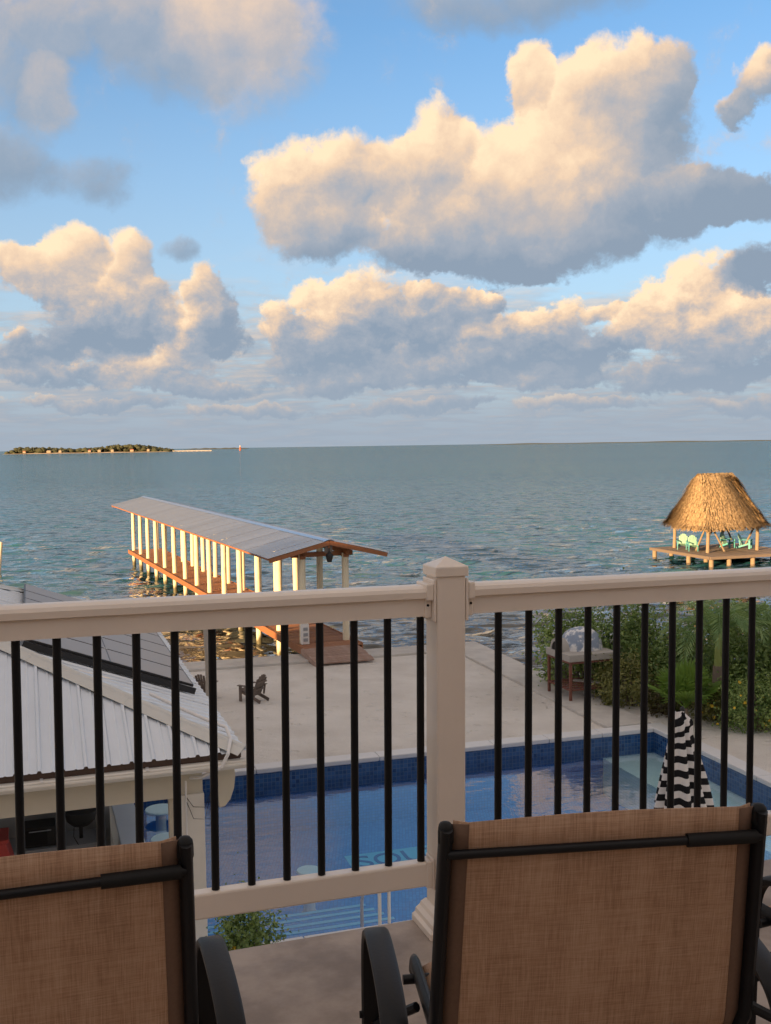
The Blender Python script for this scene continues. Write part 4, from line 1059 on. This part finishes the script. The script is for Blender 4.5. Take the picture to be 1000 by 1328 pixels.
for i in range(260):
    x = random.uniform(-RG - .25, RG + .25); s = random.choice((-1, 1)); y0 = random.uniform(-.05, .05)
    a = Vector((x, y0, 4.42 + random.uniform(-.02, .05))); tip = a + Vector((random.uniform(-.12, .12), s * random.uniform(.25, .4), random.uniform(-.36, -.2)))
    mb.add([a + Vector((-.04, 0, 0)), a + Vector((.04, 0, 0)), tip + Vector((.02, 0, 0)), tip + Vector((-.02, 0, 0))], [(0, 1, 2, 3)])
mb.build('ridge_thatch', M['thatch'], roof, kind='stuff')
g1 = adirondack('beach_chair', 'pale green slatted chair on the platform corner nearest the loose edge post', pal_w(-1.75, -.35, -.05), PR + R(-28), M['green_plastic'], M['aqua_plastic'], 'green chairs under the thatched shelter', .92)
g1['label'] = 'pale green chair under the thatch, in front of its yellowish twin'
dup(g1, pal_w(-1.7, .75, -.05), PR + R(-40), 'yellowish green chair under the thatch, behind its twin at the open end')
dup(g1, pal_w(1.1, .35, -.05), PR + R(22), 'green chair with arched back under the thatch, beside the rear log post')
dup(g1, pal_w(1.75, -.45, -.05), PR + R(38), 'pale green chair under the thatch, next to the crossed braces')

# ------------------------------------------------------------------ pizza oven on its stand
OR = R(19)
oven = thing('pizza_oven', 'grey domed clay pizza oven on a rusty steel stand', 'oven', (4.80, 26.05, 0.), OR)
OW, OD = 1.28, 1.18
for sx in (-1, 1):
    for sy in (-1, 1):
        l_ = MB().box((sx * (OW / 2 - .04), sy * (OD / 2 - .04), .51), (.06, .06, 1.0)).build('leg', M['rust'], oven)
        MB().box((sx * (OW / 2 - .04), sy * (OD / 2 - .04), .006), (.09, .09, .012)).build('foot_plate', M['rust'], l_)
for sy in (-1, 1):
    MB().box((0, sy * (OD / 2 - .04), .985), (OW - .14, .05, .05)).build('frame_bar', M['rust'], oven)
    MB().box((0, sy * (OD / 2 - .04), .32), (OW - .14, .04, .04)).build('frame_bar', M['rust'], oven)
for sx in (-1, 1):
    MB().box((sx * (OW / 2 - .04), 0, .985), (.05, OD - .14, .05)).build('frame_bar', M['rust'], oven)
    MB().box((sx * (OW / 2 - .04), 0, .32), (.04, OD - .14, .04)).build('frame_bar', M['rust'], oven)
for k in range(5): MB().box((0, -.44 + k * .22, .35), (OW - .06, .12, .016)).build('shelf_slat', M['rust'], oven)
MB().span((-.1, .2, .38), (.55, -.45, .37), .16, .03).build('loose_board', M['oven_slab'], oven)
MB().box((0, 0, 1.10), (OW + .04, OD + .04, .17)).build('slab', M['oven_slab'], oven, bevel=.015)
dome = MB(); nu, nv = 28, 10; vs = []
for j in range(nv + 1):
    a = j / nv * math.pi / 2
    for i in range(nu):
        t_ = 2 * math.pi * i / nu
        k_ = math.cos(a) ** .8 if j < nv else .01
        bx = .56 * k_ * math.cos(t_); by = .52 * k_ * math.sin(t_)
        wob = 1 + .018 * math.sin(t_ * 5 + j) + .012 * math.sin(t_ * 9 - j * 2)
        vs.append((.07 + bx * wob, .14 + by * wob * .88, 1.185 + .53 * math.sin(a) ** .95))
dome.add(vs, [(j * nu + i, j * nu + (i + 1) % nu, (j + 1) * nu + (i + 1) % nu, (j + 1) * nu + i) for j in range(nv) for i in range(nu)])
dome.build('dome', M['oven_clay'], oven, True)
ar = MB(); pts = []
for j in range(13):
    a = math.pi * j / 12
    for r in (.27, .20):
        for x in (-.64, -.30): pts.append((x, .14 + r * math.cos(a), 1.186 + r * 1.1 * math.sin(a)))
fs = []
for j in range(12):
    b0, b1 = j * 4, j * 4 + 4
    for p, q in ((0, 1), (1, 3), (3, 2), (2, 0)): fs.append((b0 + p, b0 + q, b1 + q, b1 + p))
ar.add(pts, fs).build('mouth_arch', M['oven_slab'], oven, True)
mo = MB(); mo.add([(-.625, .14 + .20 * math.cos(math.pi * j / 12), 1.187 + .22 * math.sin(math.pi * j / 12)) for j in range(13)], [tuple(range(13))]); mo.build('mouth', M['mouth_shade'], oven)

# ------------------------------------------------------------------ folded parasol
UX, UY, UT = 4.06, 14.45, 2.60
um = thing('parasol', 'closed black and white striped parasol beside the pool', 'parasol', (UX, UY, 0.))
MB().tube([(0, 0, .05), (0, 0, UT + .01)], .022, 10).build('pole', M['pvc'], um, True)
MB().lathe([(.02, 0), (.26, .0), (.26, .05), (.08, .09), (.04, .3), (.024, .3)], 22).build('base', M['concrete'], um, True)
nu, nv = 96, 44; vs = []; uv = []
for j in range(nv + 1):
    f = j / nv; z = UT - .02 - f * 1.36
    r0 = .045 + .305 * f ** .85 + (.05 * math.exp(-((f - .13) / .07) ** 2))
    for i in range(nu):
        t_ = 2 * math.pi * i / nu
        fold = math.cos(t_ * 8 + .5 * math.sin(f * 3)) * (.10 + .10 * f) + .10 * math.sin(t_ * 3 + 1.3) + .05 * math.sin(t_ * 13 + 4 * f)
        r = r0 * (1 + fold)
        lean = .05 * (1 - f) ** 2
        dz = -.012 * math.cos(t_ * 8) * f + .04 * math.sin(t_ + 2.) * math.exp(-((f - .15) / .12) ** 2)
        vs.append((r * math.cos(t_) * 1.0 - lean, r * math.sin(t_) * .9, z + dz))
cm = MB().add(vs, [(j * nu + i, (j + 1) * nu + i, (j + 1) * nu + (i + 1) % nu, j * nu + (i + 1) % nu) for j in range(nv) for i in range(nu)]).mesh('canopy')
cm.materials.append(M['striped_canvas']); shade(cm, 80)
uvl = cm.uv_layers.new(name='UVMap')
for lp in cm.loops:
    j = lp.vertex_index // nu; i = lp.vertex_index % nu; t_ = 2 * math.pi * i / nu
    uvl.data[lp.index].uv = (i / nu, (j / nv) * 7.2 + .10 * math.sin(t_ + .9) + .42 * math.sin(t_ + .6) * math.exp(-((j / nv - .12) / .15) ** 2))
link('canopy', cm, um)
MB().lathe([(.012, UT - .03), (.035, UT - .01), (.03, UT + .02), (.008, UT + .05)], 12).build('finial', M['cord'], um, True)
MB().lathe([(.10, 1.9), (.105, 1.92), (.10, 1.94)], 20, (0, 0, .22), cap=False).build('tie_strap', M['cord'], um, True)
# ------------------------------------------------------------------ plants
def quads_mesh(name, V, nq, material):
    me = bpy.data.meshes.new(name); me.vertices.add(nq * 4); me.vertices.foreach_set('co', V.reshape(-1).astype(np.float32))
    me.loops.add(nq * 4); me.loops.foreach_set('vertex_index', np.arange(nq * 4, dtype=np.int32))
    me.polygons.add(nq); me.polygons.foreach_set('loop_start', (np.arange(nq) * 4).astype(np.int32)); me.polygons.foreach_set('loop_total', np.full(nq, 4, np.int32))
    me.update(); me.materials.append(material); return me

def leaves(centres, normals, size, rs, aspect=.55):
    n = len(centres)
    d = rs.normal(size=(n, 3)); d -= (d * normals).sum(1, keepdims=True) * normals; d /= np.linalg.norm(d, axis=1, keepdims=True) + 1e-9
    s = np.cross(normals, d)
    L = size * rs.uniform(.6, 1.3, (n, 1)); W = L * aspect
    bend = normals * L * .18
    V = np.stack([centres - d * L * .5 - bend, centres + s * W * .5 + bend * .2, centres + d * L * .5 - bend, centres - s * W * .5 + bend * .2], 1)
    return V

def unit(v): return v / (np.linalg.norm(v, axis=1, keepdims=True) + 1e-9)

def shrub(name, label, loc, size, n, material, leaf=.09, clumps=34, flowers=0, petal=None, seed=0, cat='shrub', group=None, aspect=.55, spread=.22, stems=7):
    rs = np.random.default_rng(1000 + seed)
    t = thing(name, label, cat, loc, 0., group)
    rx, ry, h = size
    c = unit(rs.normal(size=(clumps, 3))) * rs.uniform(.45, 1., (clumps, 1)) ** .6
    c[:, 2] = c[:, 2] * .5 + .5
    k = rs.integers(0, clumps, n)
    p = c[k] + rs.normal(size=(n, 3)) * spread * rs.uniform(.4, 1.1, (n, 1))
    p[:, 2] = np.abs(p[:, 2] - .02) + .02
    cen = p * np.array([rx, ry, h])
    nrm = unit(unit((p - [0, 0, .35]) * [1, 1, 1.3]) + rs.normal(size=(n, 3)) * .75 + [0, -.05, .25])
    fo = link('foliage', quads_mesh('foliage', leaves(cen, nrm, leaf, rs, aspect), n, material), t)
    fo['kind'] = 'stuff'
    mb = MB()
    for i in range(stems):
        e_ = c[i % clumps] * [rx, ry, h]
        b = Vector((rs.normal() * rx * .12, rs.normal() * ry * .12, 0)); e_ = Vector(e_)
        mb.tube([b, b.lerp(e_, .5) + Vector((0, 0, .05)), e_], [.03, .018, .006], 5, cap=False)
    mb.build('stems', M['twig'], t, True, kind='stuff')
    if flowers:
        pool_ = np.argsort(-(nrm @ np.array([-.1, -.8, .6])) + rs.random(n) * .8)[: flowers]
        fc = cen[pool_] + nrm[pool_] * .03
        V = []
        for f, nn in zip(fc, nrm[pool_]):
            a = unit(np.cross(nn, [[0.3, .2, .9]]))[0]; b = np.cross(nn, a); r = rs.uniform(.028, .048)
            for q in range(5):
                t0 = q * 1.2566; d0 = a * math.cos(t0) + b * math.sin(t0); d1 = a * math.cos(t0 + 1.1) + b * math.sin(t0 + 1.1); dm_ = a * math.cos(t0 + .55) + b * math.sin(t0 + .55)
                V.append([f, f + d0 * r * .7 + nn * .01, f + dm_ * r + nn * .016, f + d1 * r * .7 + nn * .01])
        fw = link('flowers', quads_mesh('flowers', np.array(V), len(V), M[petal or 'yellow_petal']), t); fw['kind'] = 'stuff'
    return t

G = 'shrubs of the hedge beyond the pool'
shrub('sea_grape_bush', 'leafy green bush behind the pizza oven reaching over the water', (4.75, 27.5, -.1), (.95, .9, 1.85), 3600, M['leaf_mid'], .11, 40, seed=1, group=G)
shrub('sea_grape_bush', 'tall rounded green bush just right of the pizza oven', (5.95, 27.1, -.1), (1.15, 1.1, 2.15), 5600, M['leaf_dark'], .12, 52, seed=2, group=G)
shrub('sea_grape_bush', 'glossy green bush between the oven bush and the fan palm', (7.05, 26.7, -.1), (1.0, 1.0, 1.85), 4200, M['leaf_mid'], .11, 40, seed=3, group=G)
shrub('hedge_shrub', 'low dense olive shrub at the foot of the tall bush by the oven', (5.75, 25.2, 0), (.75, .75, 1.05), 3200, M['leaf_olive'], .08, 36, seed=4, group=G)
shrub('hedge_shrub', 'reddish green low shrub by the pool corner', (6.45, 24.15, 0), (.60, .55, .75), 2400, M['leaf_red'], .07, 30, seed=5, group=G)
shrub('hedge_shrub', 'dark shrub filling the ground behind the fan palm', (6.9, 25.4, 0), (.95, .9, 1.35), 4000, M['leaf_dark'], .09, 40, seed=6, group=G)
shrub('hedge_shrub', 'olive shrub at the foot of the palm trunk', (7.35, 23.55, 0), (.55, .5, .70), 2600, M['leaf_olive'], .07, 30, flowers=14, seed=7, group=G)
shrub('flowering_bush', 'green bush dotted with yellow flowers at the pool edge', (8.0, 22.85, 0), (.85, .70, 1.05), 5200, M['leaf_mid'], .065, 46, flowers=20, seed=8, group=G)
shrub('flowering_bush', 'darker bush with few yellow flowers beyond the palm trunk', (9.15, 23.0, 0), (.9, .8, 1.25), 5000, M['leaf_dark'], .075, 44, flowers=9, seed=9, group=G)
shrub('sea_grape_bush', 'big dark bush growing behind the palm trunk', (8.55, 25.2, -.05), (1.3, 1.2, 1.75), 6200, M['leaf_dark'], .11, 52, seed=10, group=G)
shrub('sea_grape_bush', 'dense dark bush beyond the yellow flowered bush', (10.3, 24.6, 0), (1.3, 1.2, 1.95), 6000, M['leaf_dark'], .11, 52, seed=11, group=G)
shrub('sea_grape_bush', 'broad green bush at the water behind the palm crown', (9.0, 27.4, -.1), (1.4, 1.2, 1.95), 5200, M['leaf_mid'], .12, 46, seed=12, group=G)
shrub('hedge_shrub', 'small tufted weed on the sand by the oven leg', (5.32, 25.0, 0), (.28, .25, .38), 420, M['leaf_olive'], .06, 14, seed=13, group=G, stems=4)
shrub('flowering_bush', 'yellow flowering bush below the balcony edge beside the pool bar', (-1.60, 11.62, 0), (.40, .40, 1.10), 5200, M['leaf_dark'], .055, 60, flowers=14, seed=15, spread=.2, group='bushes below the balcony')

def palm_crown(t, base, nf, length, rs, droop=1., mname='palm_green', leaflet=.42, up=(35, 78)):
    for i in range(nf):
        az = 2 * math.pi * (i / nf) + rs.normal() * .2; e0 = R(rs.uniform(*up))
        ln = length * rs.uniform(.8, 1.1)
        mb = MB(); p = Vector(base); seg = 14; pts = [p.copy()]; el = e0; dirs = []
        for j in range(seg):
            d = Vector((math.cos(az) * math.cos(el), math.sin(az) * math.cos(el), math.sin(el))); dirs.append(d)
            p = p + d * ln / seg; pts.append(p.copy()); el -= droop * R(rs.uniform(9, 13)) * (.5 + j / seg)
        mb.tube(pts, [.018 - .0011 * j for j in range(seg + 1)], 5, cap=False)
        for j in range(2, seg + 1):
            d = dirs[j - 1]; s = d.cross(Vector((0, 0, 1))); s = s.normalized() if s.length > .01 else Vector((1, 0, 0)); u = s.cross(d)
            for half in (0., .5):
                for sg in (-1, 1):
                    b = pts[j] - d * half * ln / seg
                    L_ = leaflet * math.sin(min(1., (j + .8) / (seg + 1)) * math.pi * .82 + .3) * rs.uniform(.85, 1.1)
                    tip = b + (s * sg * .72 + d * .62 + u * rs.uniform(-.1, .25)).normalized() * L_ + Vector((0, 0, -.22 * L_))
                    mid = b.lerp(tip, .45) + Vector((0, 0, .04 * L_)); w = d * .024
                    mb.add([b - w * .5, mid - w, tip, mid + w], [(0, 1, 2, 3)])
        mb.build('frond', M[mname], t)

def palm(label, loc, h, r, nf, length, seed, lean=(0, 0), shaft=.75):
    rs = np.random.default_rng(seed)
    t = thing('palm_tree', label, 'palm tree', loc, 0., 'palms in the hedge')
    n = 16; pts = [(lean[0] * (k / n) ** 1.5, lean[1] * (k / n) ** 1.5, h * k / n) for k in range(n + 1)]
    MB().tube(pts, [r * (1.25 - .4 * k / n) * (1 + .05 * (k % 2)) for k in range(n + 1)], 12).build('trunk', M['trunk'], t, True)
    tx, ty = lean
    MB().tube([(tx, ty, h - .02), (tx, ty, h + shaft * .4), (tx, ty, h + shaft)], [r * .72, r * .62, r * .35], 12).build('crownshaft', M['crownshaft'], t, True)
    palm_crown(t, (tx, ty, h + shaft - .05), nf, length, rs)
    return t
palm('slim palm with yellow green crownshaft standing behind the parasol', (7.62, 24.2, 0), 1.12, .135, 17, 1.75, 3)
palm('bushy palm whose fronds hang beside the slim palm at the water', (9.35, 25.5, 0), 1.15, .13, 16, 1.7, 4, shaft=.6)

# low fan palm
t = thing('fan_palm', 'bright green low fan palm with pleated leaves in front of the hedge', 'palm', (6.62, 23.35, 0.))
rs = np.random.default_rng(21)
FAN = [(-95, 80, .55), (-60, 70, .5), (-140, 62, .5), (-10, 40, .45), (190, 35, .5), (-100, 38, .4), (60, 75, .5), (130, 60, .45), (-35, 55, .3)]
for az, el, hl in FAN:
    az, el = R(az + rs.normal() * 5), R(el)
    d = Vector((math.cos(az) * math.cos(el), math.sin(az) * math.cos(el), math.sin(el)))
    st = Vector((0, 0, .35)); hub = st + d * hl
    mb = MB(); mb.tube([st, st.lerp(hub, .5) + Vector((0, 0, .03)), hub], .012, 5, cap=False)
    s = d.cross(Vector((0, 0, 1))).normalized(); u = s.cross(d)
    nb_ = 26
    for j in range(nb_):
        a = R(-105 + 210 * j / (nb_ - 1)); L_ = .72 * (1 - .25 * abs(a) / 2.) * rs.uniform(.93, 1.05)
        dd = (d * math.cos(a) + s * math.sin(a)).normalized(); side = (s * math.cos(a) - d * math.sin(a))
        lift = u * (.012 if j % 2 else -.012)
        mid = hub + dd * L_ * .62; tip = hub + dd * L_ + Vector((0, 0, -.06))
        w = side * .62 * L_ * R(210 / (nb_ - 1)) * .55
        mb.add([hub, mid - w - lift, tip, mid + w + lift], [(0, 1, 2, 3)])
    mb.build('leaf', M['fan_green'], t)
MB().tube([(0, 0, 0), (0, 0, .34)], [.10, .06], 9).build('stem', M['trunk'], t, True)

# driftwood and dry branches behind the oven
rs = np.random.default_rng(8)
t = thing('dry_branches', 'tangle of bare grey branches behind the pizza oven stand', 'branches', (5.15, 26.95, 0))
for i in range(26):
    a = Vector((rs.normal() * .35, rs.normal() * .2, rs.uniform(0, .3))); b = a + Vector((rs.normal() * .45, rs.normal() * .2, rs.uniform(.2, .8)))
    MB().tube([a, a.lerp(b, .5) + Vector((rs.normal() * .08, 0, .06)), b], [.018, .013, .005], 5, cap=False).build('branch', M['weathered_wood'], t, True)

# ------------------------------------------------------------------ far shore, island, tower
def land_strip(name, x0, x1, y, h, material, depth, seed, n=60):
    rs = np.random.default_rng(seed); mb = MB(); vs = []
    ph = rs.random(6) * 6.28
    for i in range(n + 1):
        f = i / n; x = x0 + (x1 - x0) * f
        e_ = min(1., f * 9, (1 - f) * 9) ** .6
        hh = h * e_ * (.75 + .25 * math.sin(f * 11 + ph[0]) * math.sin(f * 29 + ph[1]))
        vs += [(x, y, -1.), (x, y + depth * .25, -.55 + hh * .8), (x, y + depth * .6, -.55 + hh), (x, y + depth, -1.)]
    fs = [(i * 4 + k, i * 4 + 4 + k, i * 4 + 5 + k, i * 4 + 1 + k) for i in range(n) for k in range(3)]
    return mb.add(vs, fs).build(name, material, None, True, angle=60)
D_IS = 2300.
struct(land_strip('island', -D_IS * .3635, -D_IS * .203, D_IS, 2.6, M['island_sand'], 120, 3))
struct(land_strip('sand_spit', -D_IS * .206, -D_IS * .165, D_IS + 40, 1.3, M['island_sand'], 40, 4))
struct(land_strip('far_shore', -6000 * .19, -6000 * .13, 6000, 9, M['far_land'], 200, 5))
struct(land_strip('far_shore', 7500 * .09, 7500 * .55, 7500, 9., M['far_land'], 300, 6, 160))
# the island's wood, one far mass of crowns
rs = np.random.default_rng(9)
mb_v, mb_f = [], []
ico = bmesh.new(); bmesh.ops.create_icosphere(ico, subdivisions=1, radius=1.); iv = np.array([v.co[:] for v in ico.verts]); iff = [[v.index for v in f.verts] for f in ico.faces]; ico.free()
cnt = 0
for i in range(620):
    f = rs.random(); x = -D_IS * .361 + D_IS * .155 * f
    env = min(1., f * 14, (1 - f) * 6) * (.72 + .22 * math.sin(f * 9 + 1) + .2 * (f > .45) * math.sin((f - .45) * 5.7))
    r = rs.uniform(3, 6.5); zz = max(1., rs.random() ** .6 * 11.5 * max(env, .15))
    v = iv * [r * rs.uniform(.9, 1.5), r, r * rs.uniform(.6, 1.)] * (1 + rs.normal(size=(len(iv), 1)) * .14) + [x, D_IS + rs.uniform(28, 90), zz + .5]
    mb_v += v.tolist(); mb_f += [[k + cnt for k in q] for q in iff]; cnt += len(iv)
me = bpy.data.meshes.new('island_wood'); me.from_pydata(mb_v, [], mb_f); me.update(); me.materials.append(M['far_trees'])
o = link('island_wood', me); o['kind'] = 'stuff'; tag(o, 'dark band of palms and trees covering the far island', 'trees')
rs = np.random.default_rng(12)
for i, f in enumerate((.12, .27, .34, .52, .58, .66, .78, .88)):
    x = -D_IS * .361 + D_IS * .155 * f
    t = thing('beach_house', 'tiny pale house among the trees on the far island', 'house', (x, D_IS + 25, 1.4), 0, 'houses on the far island')
    w = rs.uniform(5, 9); MB().box((0, 0, 1.7), (w, 6, 3.4)).build('wall', M['far_wall'], t)
    MB().add([(-w / 2 - .5, -3.5, 3.41), (w / 2 + .5, -3.5, 3.41), (w / 2 + .5, 3.5, 3.41), (-w / 2 - .5, 3.5, 3.41), (-w / 2 + 1, 0, 5.2), (w / 2 - 1, 0, 5.2)], [(0, 1, 5, 4), (1, 2, 5), (2, 3, 4, 5), (3, 0, 4)]).build('roof', M['tower_red'] if i % 3 == 0 else M['far_wall'], t)
t = thing('far_tower', 'tiny red and white tower on the horizon past the island', 'tower', (-D_IS * .1535, D_IS + 300, -.6))
MB().lathe([(2.6, 0), (2.2, 7), (1.9, 9)], 10).build('shaft', M['tower_red'], t); MB().lathe([(1.5, 9.01), (1.4, 11.5), (.3, 13)], 8).build('lantern_room', M['tower_pale'], t)
t = thing('far_pier', 'thin pale pier running from the far island', 'pier', (-D_IS * .2, D_IS + 20, -.6))
MB().box((40, 0, 2.0), (86, 3, .8)).build('deck', M['tower_pale'], t)
for k in range(9): MB().box((k * 10, 0, .4), (.8, .8, 2.4)).build('pile', M['tower_pale'], t)
